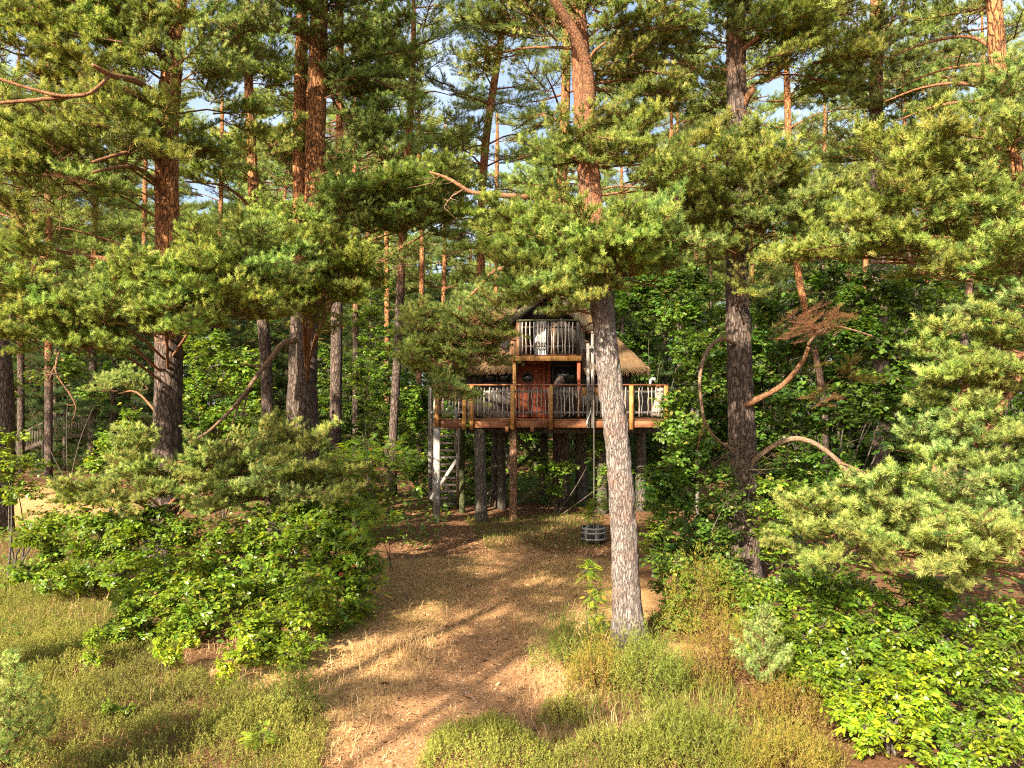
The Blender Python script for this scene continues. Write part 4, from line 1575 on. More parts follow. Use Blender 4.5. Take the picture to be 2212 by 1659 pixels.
for px, y0, d in ((141, 884, 0), (194, 905, 0), (95, 952, 0), (150, 890, 2), (200, 905, 2)):
    q = S(px, y0, d)
    sp('post', tube([Vector((q.x, q.y, gh(q.x, q.y) - .05)), Vector((q.x, q.y, q.z))], .085, 8, .03, 2, True, .3), 'shadewood', None, True)
sp('platform_beam', bar(S(140, 941), S(203, 941), .08, .2, (0, 0, 1)), 'shadewood')
for k in range(9):
    sp('platform_board', bar(S(140, 935, .1 + k * .22), S(203, 935, .1 + k * .22), .2, .04, (0, 0, 1)), 'shadewood')
pr = sp('railing', bar(S(140, 900, -.02), S(203, 900, -.02), .09, .06, (0, 0, 1)), 'shadewood')
for k in range(11):
    px = 145 + k * 5.2
    sp('picket', bar(S(px, 933, -.06), S(px + hg.uniform(-.5, .5), 902 + hg.uniform(-2, 2), -.06), .06, .025), 'shadewood', pr)
stg = sp('stringer', bar(S(138, 936), S(35, 975), .08, .26, (0, 0, 1)), 'shadewood')
sp('hand_rail', bar(S(138, 893), S(25, 946), .07, .09, (0, 0, 1)), 'shadewood', stg)
for k in range(18):
    px = 36 + k * 5.7
    f = (138 - px) / 103
    sp('picket', bar(S(px, 932 + 39 * f, -.06), S(px, 895 + 49 * f, -.06), .06, .025), 'shadewood', stg)
for k in range(7):
    px = 42 + k * 14
    f = (138 - px) / 103
    sp('tread', bar(S(px, 934 + 39 * f, .05), S(px, 934 + 39 * f, 1.3), .28, .04, (0, 0, 1)), 'shadewood', stg)

# ------------------------------------------------------------------ the pines one can tell apart
# left big pine
p, r = trunk_px([(338, 1235, 62, 14), (352, 1100, 58, 14), (362, 900, 55, 14), (364, 700, 53, 14), (362, 500, 49, 14), (360, 400, 48, 14), (364, 230, 44, 14), (377, 100, 40, 14), (385, -20, 36, 14), (392, -300, 28, 14), (392, -700, 10, 14)])
t = Tree('thick pine with dark furrowed lower trunk behind the left oak thicket', p, r, (3.8, 6.2), 'bark', 3, None, 18, .12, rough=.05)
t.branch([P(372, 245, 14), P(330, 200, 13.3), P(285, 172, 12.6), P(235, 160, 12.1), P(200, 140, 11.8)], .085, .03)
t.branch([P(345, 350, 14), P(320, 322, 13.3), P(270, 330, 12.6), P(200, 350, 12)], .06, .02)
t.branch([P(340, 395, 14), P(300, 365, 13.2), P(250, 362, 12.4), P(200, 372, 12)], .05, .018)
t.branch([P(290, 585, 13.4), P(235, 562, 13.2), P(180, 552, 13), P(140, 545, 12.8), P(100, 532, 12.6)], .07, .02)
t.branch([P(368, 180, 14), P(335, 95, 13.9), P(290, 30, 13.8)], .06, .03)
t.branch([P(240, 161, 12.15), P(215, 185, 11.9), P(185, 205, 11.7), P(150, 208, 11.6), P(60, 190, 11.5), P(-30, 160, 11.4)], .03, .022)
t.branch([P(185, 205, 11.7), P(120, 212, 11.6), P(-30, 225, 11.4)], .035, .028)
t.branch([P(150, 250, 13), P(120, 640, 13), P(118, 720, 13)], .008, .01, 'deadwood')
for a in [(70, 70, 170, 90, 13), (280, 90, 120, 100, 13.4), (180, 20, 160, 60, 13.2), (470, 70, 110, 60, 14.6), (420, 150, 60, 45, 13.3), (60, 300, 120, 55, 12.6), (230, 290, 170, 55, 12.8), (330, 260, 60, 50, 13.2), (120, 390, 150, 45, 12.7), (270, 400, 70, 30, 13.2), (40, 560, 60, 60, 12.4), (450, 320, 70, 50, 14.8), (520, 250, 50, 40, 15),
          (60, 470, 50, 40, 12.6), (150, 180, 130, 40, 13.0), (330, 30, 50, 50, 13.2)]:
    t.region(*a, dens=1.0)
for a in [(60, 705, 120, 50, 11.4), (190, 680, 120, 50, 11.6), (310, 640, 140, 45, 11.4), (430, 610, 130, 45, 11.5), (540, 585, 110, 45, 11.8), (340, 690, 160, 40, 11.3), (500, 660, 130, 40, 11.8), (140, 740, 130, 35, 11.6), (420, 570, 90, 25, 12)]:
    t.region(*a, dens=1.75, s=.75, color=(1.05, 1.1, 1.0))
for a in [(250, 1065, 130, 35, 11.8), (400, 1010, 150, 40, 11.6), (540, 1025, 140, 40, 11.6), (680, 1065, 100, 35, 11.8), (610, 975, 100, 30, 12.1), (430, 1075, 170, 25, 11.5), (180, 1085, 80, 22, 12), (580, 1075, 140, 28, 11.6)]:
    t.region(*a, dens=1.25, s=.66, color=(1.1, 1.1, 1.3))
t.region(255, 845, 45, 28, 16, s=.7, dens=1.0, color=(1.15, 1.1, 1.1))
t.region(350, 718, 70, 14, 11.6, s=.55, kind='dead', stem=False, n=9)
t.region(180, 730, 40, 12, 11.6, s=.5, kind='dead', stem=False, n=4)
t.region(130, 390, 60, 20, 12.2, s=.6, kind='dead', stem=False, n=5)
t.region(260, 190, 60, 30, 12.6, s=.6, kind='dead', stem=False, n=6)
t.branch([P(128, 760, 11.5), P(120, 800, 11.5), P(150, 850, 11.6), P(165, 880, 11.6), P(155, 910, 11.7)], .02, .006, 'deadwood')
t.branch([P(118, 790, 11.5), P(105, 825, 11.5)], .012, .005, 'deadwood')
t.dead_twigs(4.2, 7.5, 10, 1.4)
t.crown(11, 19, 3.2, 90, 1.5)
t.done()

# twin pines
p, r = trunk_px([(668, 1105, 54, 18.8), (665, 980, 50, 18.8), (662, 800, 46, 18.8), (672, 600, 45, 18.8), (680, 440, 42, 18.8), (683, 250, 42, 18.8), (688, 90, 38, 18.8), (692, -60, 34, 18.8), (695, -400, 12, 18.8)])
t = Tree('stout orange-barked pine, front one of the twin pines left of the treehouse', p, r, (4.8, 7.8), 'bark', 4, None, 16, .14, rough=.05)
t.branch([P(672, 90, 18.8), P(640, 68, 18.4), P(590, 66, 18), P(530, 74, 17.5), P(440, 86, 17)], .09, .05)
t.branch([P(690, 90, 18.8), P(730, 70, 18.6), P(790, 62, 18.4)], .05, .02, 'deadwood')
t.branch([P(690, 445, 18.6), P(705, 430, 17.4), P(720, 440, 16)], .10, .07)
for a in [(600, 40, 110, 70, 17.8), (560, 130, 90, 40, 17.5), (760, 60, 110, 80, 18.6), (780, 190, 100, 80, 19), (580, 210, 50, 50, 19.6), (770, 320, 80, 50, 18.6), (590, 330, 40, 40, 19.6), (820, 280, 60, 60, 19.2)]:
    t.region(*a, dens=.85, s=1.1, color=(1.0, 1.05, 1.05))
for a in [(640, 500, 100, 40, 14.2), (750, 460, 100, 45, 14), (860, 430, 110, 40, 14.2), (940, 410, 60, 35, 14.4), (690, 560, 130, 45, 13.6), (760, 600, 70, 35, 13.8), (880, 490, 90, 40, 14.4), (620, 610, 80, 40, 13.4), (970, 470, 50, 40, 14.8), (700, 640, 80, 35, 13.8), (600, 545, 90, 30, 13.4)]:
    t.region(*a, dens=1.75, s=.8, color=(1.05, 1.1, 1.0))
for a in [(780, 545, 70, 25, 15), (840, 560, 60, 40, 16), (690, 690, 50, 40, 14.5)]:
    t.region(*a, dens=.7, s=.9, kind='sparse', color=(.85, .85, .85))
t.region(590, 1000, 90, 40, 15, s=.9, dens=.8, color=(.9, .95, 1))
t.branch([P(730, 605, 13.6), P(710, 615, 13.6), P(692, 640, 13.5)], .04, .025)
t.dead_twigs(5, 9, 8, 1.5)
t.crown(12.5, 20, 3.2, 90, 1.6)
t.done()
p, r = trunk_px([(640, 1090, 44, 19.6), (638, 900, 38, 19.6), (645, 700, 34, 19.6), (648, 470, 32, 19.6), (648, 250, 30, 19.6), (652, 80, 26, 19.6), (655, -300, 10, 19.6)])
t = Tree('slimmer pine standing close against the stout orange-barked twin pine', p, r, (5, 8), 'bark', 5, None, 14, .16, rough=.05)
t.region(560, 410, 70, 40, 19.8, dens=.7, s=1.1, color=(1.0, 1.05, 1.05))
t.dead_twigs(4, 9, 8, 1.3)
t.crown(12.5, 19, 2.2, 26, 1.6)
t.done()

# thin orange pine with the broken limb
p, r = trunk_px([(590, 1090, 24, 17.5), (578, 900, 25, 17.5), (575, 780, 26, 17.5), (566, 680, 24, 17.5), (553, 500, 23, 17.5), (547, 400, 22, 17.5), (540, 250, 20, 17.5), (535, 130, 17, 17.5), (532, -80, 14, 17.5), (532, -400, 5, 17.5)])
t = Tree('thin orange pine trunk with a long broken limb hanging to the left', p, r, (4.5, 6.8), 'bark', 6, None, 12, .16, rough=.05)
t.branch([P(640, 735, 17.4), P(612, 742, 17.2), P(585, 775, 17), P(560, 805, 16.8), P(525, 855, 16.5), P(480, 905, 16), P(440, 940, 15.6), P(408, 955, 15.3)], .075, .02, 'deadwood', rnd=.55)
t.branch([P(572, 795, 17), P(545, 790, 16.9), P(515, 786, 16.8)], .03, .015, 'deadwood')
t.branch([P(525, 855, 16.5), P(510, 890, 16.4), P(500, 925, 16.3), P(485, 960, 16.2)], .025, .008, 'deadwood')
t.branch([P(535, 840, 16.6), P(530, 870, 16.6), P(522, 905, 16.6)], .025, .012, 'deadwood')
t.branch([P(552, 480, 17.5), P(525, 430, 17.3), P(490, 405, 17), P(400, 392, 16.5)], .05, .02)
t.branch([P(545, 300, 17.5), P(505, 290, 17.3), P(470, 285, 17)], .03, .012)
for a in [(500, 130, 70, 40, 17.2), (600, 300, 50, 40, 17.6), (500, 350, 60, 30, 17), (470, 400, 60, 25, 16.6), (580, 180, 50, 40, 17.6), (430, 300, 50, 35, 17)]:
    t.region(*a, dens=.7, s=.95, kind='pad')
t.dead_twigs(5, 9, 16, 1.3)
t.crown(12, 17, 1.8, 22, 1.4)
t.done()

# pale pine in the foreground
p, r = trunk_px([(1360, 1408, 64, 9.55), (1352, 1250, 56, 9.55), (1345, 1120, 52, 9.55), (1334, 960, 50, 9.55), (1318, 830, 50, 9.55), (1306, 720, 47, 9.55), (1298, 630, 45, 9.6), (1284, 500, 48, 9.6), (1272, 380, 46, 9.65), (1264, 260, 45, 9.65), (1254, 120, 38, 9.7), (1246, -30, 33, 9.7), (1240, -300, 24, 9.7), (1238, -650, 8, 9.8)])
T8 = t = Tree('pale grey-pink pine trunk standing alone beside the path in front of the treehouse', p, r, (4.35, 5.0), 'palebark', 7, None, 40, .045, rough=.03)
t.branch([P(1274, 235, 9.6), P(1268, 150, 9.45), P(1245, 80, 9.3), P(1222, 40, 9.2), P(1200, 5, 9.1), P(1170, -40, 9)], .085, .05, rnd=.5)
t.branch([P(1262, 160, 9.7), P(1275, 120, 9.6), P(1310, 90, 9.5)], .03, .015)
t.branch([P(1285, 455, 9.6), P(1230, 440, 9.9), P(1180, 428, 10.1), P(1120, 424, 10.3), P(1060, 420, 10.4), P(1010, 412, 10.5), P(985, 395, 10.5), P(955, 380, 10.6), P(928, 372, 10.6)], .05, .018, rnd=.6)
t.branch([P(1000, 410, 10.5), P(975, 425, 10.5), P(960, 445, 10.5)], .015, .006, 'deadwood')
t.branch([P(955, 380, 10.6), P(940, 385, 10.6), P(935, 400, 10.6)], .012, .006, 'deadwood')
t.branch([P(1290, 520, 9.6), P(1330, 488, 9.7), P(1380, 465, 9.9), P(1430, 447, 10.1), P(1470, 425, 10.3)], .05, .03, rnd=.7)
t.branch([P(1275, 590, 9.8), P(1180, 578, 11), P(1100, 578, 11.6), P(1060, 592, 12), P(1035, 620, 12.1), P(1005, 650, 12.2), P(985, 672, 12.3)], .05, .014, rnd=.8)
for a in [(1230, 330, 90, 45, 9.5), (1340, 330, 110, 40, 9.4), (1420, 345, 80, 35, 9.6), (1210, 385, 60, 30, 9.6), (1380, 395, 80, 30, 9.4), (1460, 400, 60, 30, 9.7)]:
    t.region(*a, dens=1.1, s=.8, dy=.45)
for a in [(1140, 530, 70, 40, 9.4), (1200, 500, 80, 35, 9.2), (1290, 540, 110, 45, 8.9), (1380, 560, 80, 50, 9.1), (1400, 520, 80, 35, 9.3), (1160, 590, 70, 35, 9.3), (1240, 580, 60, 25, 9.0), (1180, 635, 80, 25, 9.4), (1420, 610, 40, 25, 9.4), (1120, 490, 40, 25, 9.8)]:
    t.region(*a, dens=1.65, s=.7, dy=.4, color=(.98, 1.08, 1.0))
for a in [(1150, 640, 60, 22, 9.3), (1230, 632, 60, 24, 9.0), (1275, 600, 50, 30, 8.9), (1340, 600, 50, 20, 9.0), (1120, 655, 45, 18, 9.4), (1190, 652, 50, 16, 9.2), (1255, 655, 36, 14, 9.1)]:
    t.region(*a, dens=1.3, s=.6, dy=.35, stem=False)
for a in [(1200, 40, 80, 50, 9.4), (1310, 30, 110, 50, 9.5), (1410, 60, 80, 60, 9.9), (1380, 150, 100, 60, 10), (1440, 190, 60, 60, 10.4), (1320, 200, 50, 40, 10.2), (1360, 250, 70, 35, 10.2), (1110, 60, 70, 60, 10.5), (1060, 110, 50, 40, 11)]:
    t.region(*a, dens=.95, s=.85, color=(.9, .92, .9))
for a in [(1010, 700, 70, 35, 12.2), (960, 740, 70, 40, 12.3), (1030, 745, 55, 40, 12.3), (1055, 705, 35, 40, 12.1), (1050, 770, 35, 25, 12.3), (1072, 735, 28, 30, 12.1), (920, 780, 45, 40, 12.4), (990, 790, 50, 30, 12.4), (970, 850, 50, 22, 12.4), (930, 700, 50, 30, 12.5), (1040, 690, 40, 25, 12.2)]:
    t.region(*a, dens=1.5, s=.65, dy=.35, frm=P(1000, 655, 12.2))
t.dead_twigs(3.7, 6, 4, .5)
t.crown(9.5, 15, 2.6, 70, 1.3)
t.done()

# right hand pine with bent dead limbs
p, r = trunk_px([(1612, 1262, 62, 13.2), (1608, 1120, 57, 13.2), (1606, 1000, 56, 13.2), (1600, 850, 53, 13.2), (1594, 650, 49, 13.2), (1592, 450, 45, 13.2), (1592, 250, 42, 13.2), (1590, 80, 38, 13.2), (1592, -60, 34, 13.2), (1594, -350, 24, 13.2), (1594, -700, 8, 13.2)])
t = Tree('straight dark red-brown pine with two bare arching dead limbs right of the treehouse', p, r, (8.2, 11), 'bark', 8, None, 20, .11, rough=.05)
t.branch([P(1585, 742, 13.0), P(1560, 732, 12.8), P(1543, 740, 12.7), P(1517, 785, 12.5), P(1511, 830, 12.4), P(1515, 870, 12.4), P(1522, 910, 12.4), P(1545, 945, 12.5), P(1590, 975, 12.7)], .038, .017, 'deadwood', rnd=.5)
t.branch([P(1522, 910, 12.4), P(1512, 945, 12.4), P(1505, 975, 12.4)], .015, .006, 'deadwood')
t.branch([P(1612, 876, 13), P(1640, 860, 12.8), P(1690, 832, 12.6), P(1720, 800, 12.4), P(1740, 770, 12.3), P(1750, 735, 12.2)], .06, .03, 'twig', rnd=.6)
t.branch([P(1745, 745, 12.2), P(1770, 715, 12.1), P(1800, 705, 12), P(1840, 712, 11.9), P(1890, 728, 11.8)], .03, .01, 'deadwood')
t.branch([P(1613, 1012, 13.1), P(1640, 985, 12.9), P(1680, 958, 12.6), P(1715, 947, 12.4), P(1750, 953, 12.2), P(1790, 978, 12), P(1825, 1012, 11.9), P(1850, 1050, 11.8), P(1862, 1090, 11.8)], .055, .024, 'deadwood', rnd=.45)
t.branch([P(1815, 1000, 11.9), P(1845, 1010, 11.8), P(1872, 1022, 11.7)], .022, .006, 'deadwood')
t.branch([P(1600, 120, 13.2), P(1612, 100, 13), P(1640, 80, 12.8)], .05, .03)
t.branch([P(1602, 240, 13.2), P(1618, 205, 13), P(1630, 190, 12.9)], .07, .05)
for i in range(26):
    a = P(R.uniform(1570, 1640), R.uniform(955, 1010), 12.9)
    t.branch([a, a + Vector((R.uniform(-.25, .25), -.1, R.uniform(-.15, .2))), a + Vector((R.uniform(-.5, .5), -.15, R.uniform(-.3, .2)))], .006, .002, 'deadwood', 'dead_twig', .3, 3)
for a in [(1500, 60, 80, 70, 13), (1590, 30, 110, 45, 12.8), (1690, 60, 110, 60, 12.9), (1700, 150, 90, 40, 13), (1790, 80, 90, 70, 13.4), (1520, 180, 60, 60, 13.6), (1530, 290, 60, 50, 13.4), (1790, 170, 60, 40, 13.6)]:
    t.region(*a, dens=.95, s=.95)
for a in [(1560, 420, 90, 40, 12.3), (1660, 410, 90, 45, 12.2), (1740, 430, 80, 45, 12.4), (1540, 490, 80, 40, 12.2), (1640, 480, 100, 40, 12), (1720, 500, 80, 40, 12.2), (1590, 540, 90, 25, 12.2), (1490, 450, 50, 40, 12.6), (1650, 350, 90, 35, 12.6), (1500, 380, 60, 35, 12.8)]:
    t.region(*a, dens=1.1, s=.85)
t.region(1590, 640, 60, 40, 12.5, s=.7, dens=.35, kind='sparse')
for a in [(1755, 700, 60, 40, 12.1), (1720, 720, 40, 30, 12.2), (1790, 860, 40, 26, 12.0), (1800, 690, 45, 25, 12)]:
    t.region(*a, dens=1.6, s=.55, kind='dead', stem=False)
t.region(1790, 810, 60, 30, 12.0, s=.6, dens=.5, kind='sparse', color=(1, .8, .7), stem=False)
t.dead_twigs(5, 9, 14, 1.2)
t.crown(11.5, 18.5, 3.0, 80, 1.5)
t.done()

# pine right of that
p, r = trunk_px([(1905, 1080, 34, 20), (1903, 800, 32, 20), (1898, 560, 31, 20), (1894, 330, 30, 20), (1893, 150, 27, 20), (1893, 0, 25, 20), (1893, -300, 14, 20), (1893, -500, 6, 20)])
t = Tree('tall straight dark pine between the dead-limbed pine and the bright right-hand boughs', p, r, (9.5, 13), 'bark', 9, None, 14, .16, rough=.05)
t.branch([P(1895, 90, 20), P(1930, 40, 19.8), P(1960, -10, 19.6)], .05, .03)
for a in [(1850, 40, 80, 60, 19.5), (1960, 60, 90, 60, 19.3), (1990, 140, 110, 50, 19), (1950, 230, 80, 40, 19.5), (1840, 190, 50, 60, 20), (1820, 330, 60, 40, 20.5), (2000, 300, 80, 40, 20)]:
    t.region(*a, dens=.75, s=1.15, color=(.9, .92, .9))
t.dead_twigs(6, 11, 18, 1.8)
t.crown(14, 20, 3, 70, 1.6)
t.done()

# near pine at the right edge
p, r = trunk_px([(2330, 1420, 70, 9.2), (2290, 900, 62, 9.2), (2235, 600, 54, 9.2), (2200, 450, 50, 9.2), (2175, 330, 44, 9.2), (2160, 200, 36, 9.2), (2150, 50, 30, 9.2), (2145, -300, 20, 9.2), (2145, -600, 6, 9.2)])
t = Tree('near pine at the right edge with big bright yellow-green boughs', p, r, (3.6, 5.0), 'bark', 10, None, 20, .1, rough=.05)
t.branch([P(2215, 770, 9.0), P(2120, 775, 8.8), P(2090, 830, 8.6), P(2050, 930, 8.3), P(2000, 1060, 8.0)], .06, .02, rnd=1)
t.branch([P(2250, 700, 9.1), P(2150, 900, 8.4), P(2060, 1010, 8.0), P(1990, 1060, 7.8)], .055, .02, rnd=1)
t.branch([P(2060, 1010, 8.0), P(2090, 1060, 7.9), P(2110, 1080, 7.8)], .025, .01, rnd=1)
t.branch([P(2185, 410, 9.2), P(2140, 380, 9), P(2070, 385, 8.8)], .03, .012)
for i, (x0, y0) in enumerate(((2100, 60), (2130, 120), (2080, 160), (2110, 200))):
    t.branch([P(2160, 120 + 40 * i, 9.3), P(x0, y0 + 20, 9.6), P(x0 - 90, y0 + 30, 10), P(x0 - 170, y0 + 60, 10.4)], .03, .01)
for a in [(2150, 250, 90, 55, 8.9), (2060, 330, 90, 50, 8.9), (1970, 410, 90, 50, 9.1), (2080, 430, 110, 45, 8.8), (1870, 480, 80, 45, 9.4), (1970, 500, 100, 40, 9.1), (2120, 510, 100, 45, 8.9), (1780, 545, 80, 35, 9.8), (1880, 560, 90, 35, 9.5), (2010, 590, 90, 30, 9.2), (2160, 590, 70, 50, 8.8), (2190, 330, 40, 60, 8.7), (1950, 340, 40, 30, 9.2), (2170, 170, 60, 40, 9)]:
    t.region(*a, dens=1.15, s=.75, dy=.45, color=(1.08, 1.12, 1.1))
for a in [(2080, 60, 110, 60, 9.8), (2030, 160, 60, 40, 10.2), (2110, 170, 90, 40, 9.6)]:
    t.region(*a, dens=.6, s=.85, kind='sparse', color=(.9, .9, .9))
for a in [(2180, 660, 50, 60, 8.9), (2130, 730, 90, 40, 8.7), (2060, 790, 60, 45, 8.6), (2160, 820, 60, 50, 8.5), (2050, 870, 60, 50, 8.4), (2140, 930, 90, 50, 8.2), (2030, 960, 60, 50, 8.2), (2100, 1020, 100, 40, 8.0), (2190, 1060, 60, 60, 7.9), (1970, 1030, 60, 40, 8.0), (1900, 1080, 60, 40, 7.9), (1990, 1110, 100, 45, 7.7), (2110, 1120, 90, 45, 7.6),
          (1800, 1130, 60, 35, 7.8), (1740, 1160, 70, 35, 7.8), (1840, 1180, 90, 45, 7.5), (1950, 1190, 90, 45, 7.4), (2060, 1210, 90, 45, 7.3), (2170, 1190, 70, 60, 7.3), (1700, 1180, 45, 25, 7.9)]:
    t.region(*a, dens=1.05, s=.62, dy=.4, color=(1.12, 1.16, 1.3))
t.crown(8.5, 13, 2.6, 50, 1.3)
t.done()


# slim trees further in, one row each: label, trunk line, depth, crown from, crown top, radius, pads, scale
def slim(label, line, Y, z0, z1, rad, n, s, orange=(6, 10), tint=(1, 1, 1), seed=1, dead=8, group=None, kind='far', m='bark'):
    pts = [P(a, b, Y) for a, b, wd in line]
    g_ = P(line[0][0], 868 + CAMH * F / Y, Y)
    pts = [g_] + [q for q in pts if q.z > g_.z + .5]
    rr = [line[0][2] / 2 / F * Y * 1.08] + [wd / 2 / F * Y for (a, b, wd), q in zip(line, [P(a, b, Y) for a, b, wd in line]) if q.z > g_.z + .5]
    top = pts[-1]
    pts.append(Vector((top.x, top.y, max(z1 - .5, top.z + 1))))
    rr.append(.03)
    t = Tree(label, pts, rr, orange, m, seed, group, 9, .6, flare=False)
    t.dead_twigs(max(3, z0 - 4), z0 + 1, dead, 1.5)
    t.crown(z0, z1, rad, int(n * 1.4), s, kind, tint)
    t.done()
    return t


slim('dark slim pine trunk just right of the twin pines, rising behind the long front bough', [(725, 900, 26), (728, 700, 25), (733, 350, 18), (735, 60, 16)], 22, 8.5, 17, 2.2, 34, 1.7, (6, 9), (1.0, 1.05, 1.05), 21)
slim('very thin straight pine trunk between the twin pines and the ladder', [(768, 850, 13), (768, 600, 12), (766, 300, 10)], 27, 8.5, 17, 1.8, 26, 1.7, (5, 8), (1.0, 1.05, 1.05), 22)
slim('leaning pine left of the sky gap, its trunk passing left of the ladder', [(848, 980, 19), (858, 780, 19), (872, 480, 17), (886, 250, 15), (893, 90, 13)], 25, 11.5, 18, 2.0, 30, 1.7, (6, 9), (1.0, 1.05, 1.05), 23, 14)
slim('pine with a slightly bent trunk rising above the left end of the treehouse roof', [(1036, 800, 18), (1038, 600, 18), (1042, 400, 18), (1050, 300, 18), (1070, 160, 17), (1085, 60, 14)], 26, 8.0, 18, 2.3, 46, 1.5, (4, 8), (.95, 1, .95), 24, 16)
slim('thin orange pine right beside the bent pine above the roof', [(1072, 560, 9), (1073, 400, 9), (1074, 300, 8)], 38, 9, 18, 1.6, 24, 1.9, (2, 5), (.95, 1, .95), 25)
slim('orange pine that holds the treehouse, its trunk rising behind the pale pine', [(1212, 860, 36), (1213, 640, 26), (1213, 430, 23), (1220, 250, 21), (1224, 80, 18)], 22.6, 9.8, 17, 2.2, 34, 1.5, (5, 8), (1.0, 1.05, 1.0), 26)
slim('thin pine in the sky gap left of the dead-limbed pine, first from the treehouse', [(1438, 800, 11), (1442, 480, 10), (1450, 300, 9)], 36, 10.5, 19, 1.8, 26, 2.0, (4, 9), (1, 1, 1), 27)
slim('thin dark pine in the sky gap left of the dead-limbed pine, second from the treehouse', [(1468, 800, 11), (1466, 500, 10), (1464, 300, 8)], 39, 11, 20, 1.8, 24, 2.0, (9, 14), (1, 1, 1), 28)
slim('hair-thin pine nearest the dead-limbed pine in the same sky gap', [(1536, 800, 8), (1534, 560, 8), (1530, 300, 6)], 44, 13, 21, 1.8, 20, 2.1, (9, 14), (1, 1, 1), 29)
slim('hair-thin pine standing between two other thin trunks over the deck end', [(1506, 800, 8), (1504, 560, 8), (1500, 300, 6)], 47, 13, 21, 1.8, 20, 2.2, (9, 14), (1, 1, 1), 30)
slim('orange-lit slim pine right of the dead-limbed pine', [(1782, 900, 14), (1720, 560, 15), (1706, 350, 15), (1700, 180, 14)], 27, 7.5, 17.5, 2.3, 44, 1.6, (3, 7), (1.05, 1.05, 1), 31, 10)
slim('thin dark pine with bare side twigs in the right-hand sky gap', [(1775, 700, 9), (1778, 450, 9), (1782, 250, 8)], 40, 13.5, 20, 1.6, 14, 1.9, (12, 18), (1, 1, 1), 32, 24)
slim('pine right behind the bright right-hand boughs, its trunk showing in their top', [(2080, 800, 16), (2095, 600, 16), (2125, 300, 15)], 28, 8.5, 18, 2.3, 38, 1.7, (6, 10), (1, 1, 1), 33)
slim('dark leaning trunk low behind the bright right-hand boughs', [(2010, 900, 14), (1990, 700, 14), (1960, 480, 12)], 31, 9, 18, 2.2, 34, 1.8, (8, 12), (.9, .9, .9), 34)
slim('dark oak-like trunk at the left edge of the picture behind the small oak', [(5, 1100, 44), (8, 850, 40), (-10, 650, 36), (-40, 400, 30)], 18.2, 8, 15, 2.2, 30, 1.4, (9, 12), (1, 1, 1), 35)
slim('pine at the far left behind the stairs, first from the edge', [(45, 800, 14), (42, 480, 13), (40, 200, 11)], 33, 7.5, 19, 2.3, 42, 1.9, (4, 8), (1.0, 1.05, 1.05), 36)
slim('pine at the far left behind the stairs with orange sunlit flank', [(105, 800, 16), (104, 440, 15), (103, 200, 12)], 31, 8.5, 19, 2.3, 40, 1.8, (3, 6), (1.0, 1.05, 1.05), 37)
slim('pine behind the left limb, third from the left edge beyond the stairs', [(200, 800, 15), (206, 440, 14), (210, 250, 11)], 34, 8, 19, 2.3, 42, 1.9, (5, 8), (1.0, 1.05, 1.05), 38)
slim('faint thin pine seen left of the thick left pine above the long bough', [(305, 800, 10), (312, 500, 10), (315, 250, 9)], 42, 9, 21, 2.4, 40, 2.2, (6, 10), (1.0, 1.05, 1.05), 39)
slim('faint thin pine in the sky gap between thick left pine and thin orange pine', [(470, 800, 10), (476, 500, 10), (480, 250, 9)], 45, 11, 22, 2.2, 26, 2.2, (6, 10), (1.0, 1.05, 1.05), 40)
slim('orange thin trunk left of the sky gap, showing under the long front bough', [(836, 700, 11), (835, 560, 10), (833, 300, 9)], 36, 9, 20, 2.3, 40, 2.0, (1.5, 3.5), (1.0, 1.05, 1.05), 41)
slim('thin orange-topped pine close behind the leaning pine by the ladder', [(905, 800, 12), (912, 560, 11), (905, 300, 10)], 34, 10.5, 17, 1.4, 14, 1.8, (3, 6), (1.0, 1.05, 1.05), 42)
slim('slender dark pine behind the leaning pine, closest to the bent pine', [(955, 800, 10), (960, 560, 9), (962, 300, 7)], 43, 9, 14, 1.6, 20, 1.9, (6, 10), (1.0, 1.05, 1.05), 43)

# the rows far behind, told apart by what stands in line with them and by their depth
MARKS = [(-70, 'space beyond the left edge'), (10, 'trunk at the left edge'), (110, 'platform stairs'), (215, 'gap right of the platform stairs'), (360, 'thick left pine'), (460, 'bright hazel'), (560, 'thin orange pine'), (660, 'twin pines'), (745, 'slim dark pine'),
         (805, 'sunny beech sapling'), (870, 'leaning pine'), (960, 'ladder'), (1040, 'bent pine'), (1140, 'treehouse door'), (1215, 'pine that holds the treehouse'), (1310, 'pale pine'), (1390, 'right eave of the roof'), (1500, 'weathered post'), (1600, 'dead-limbed pine'), (1712, 'orange-lit slim pine'),
         (1790, 'dead brown bough'), (1895, 'tall straight dark pine'), (1985, 'dark leaning trunk'), (2090, 'bright right-hand boughs'), (2180, 'right edge'), (2280, 'space beyond the right edge')]


def row_labels(lst, head):
    near = [min(MARKS, key=lambda m_: abs(m_[0] - q[0]))[1] for q in lst]
    out = []
    for i, q in enumerate(lst):
        same = sorted(j for j in range(len(lst)) if near[j] == near[i])
        same.sort(key=lambda j: lst[j][1])
        k = same.index(i)
        w_ = 'only one' if len(same) == 1 else ('nearest', 'second nearest', 'third', 'fourth', 'fifth', 'sixth', 'seventh', 'eighth')[k]
        out.append('%s, %s in line with the %s' % (head, w_, near[i]))
    return out


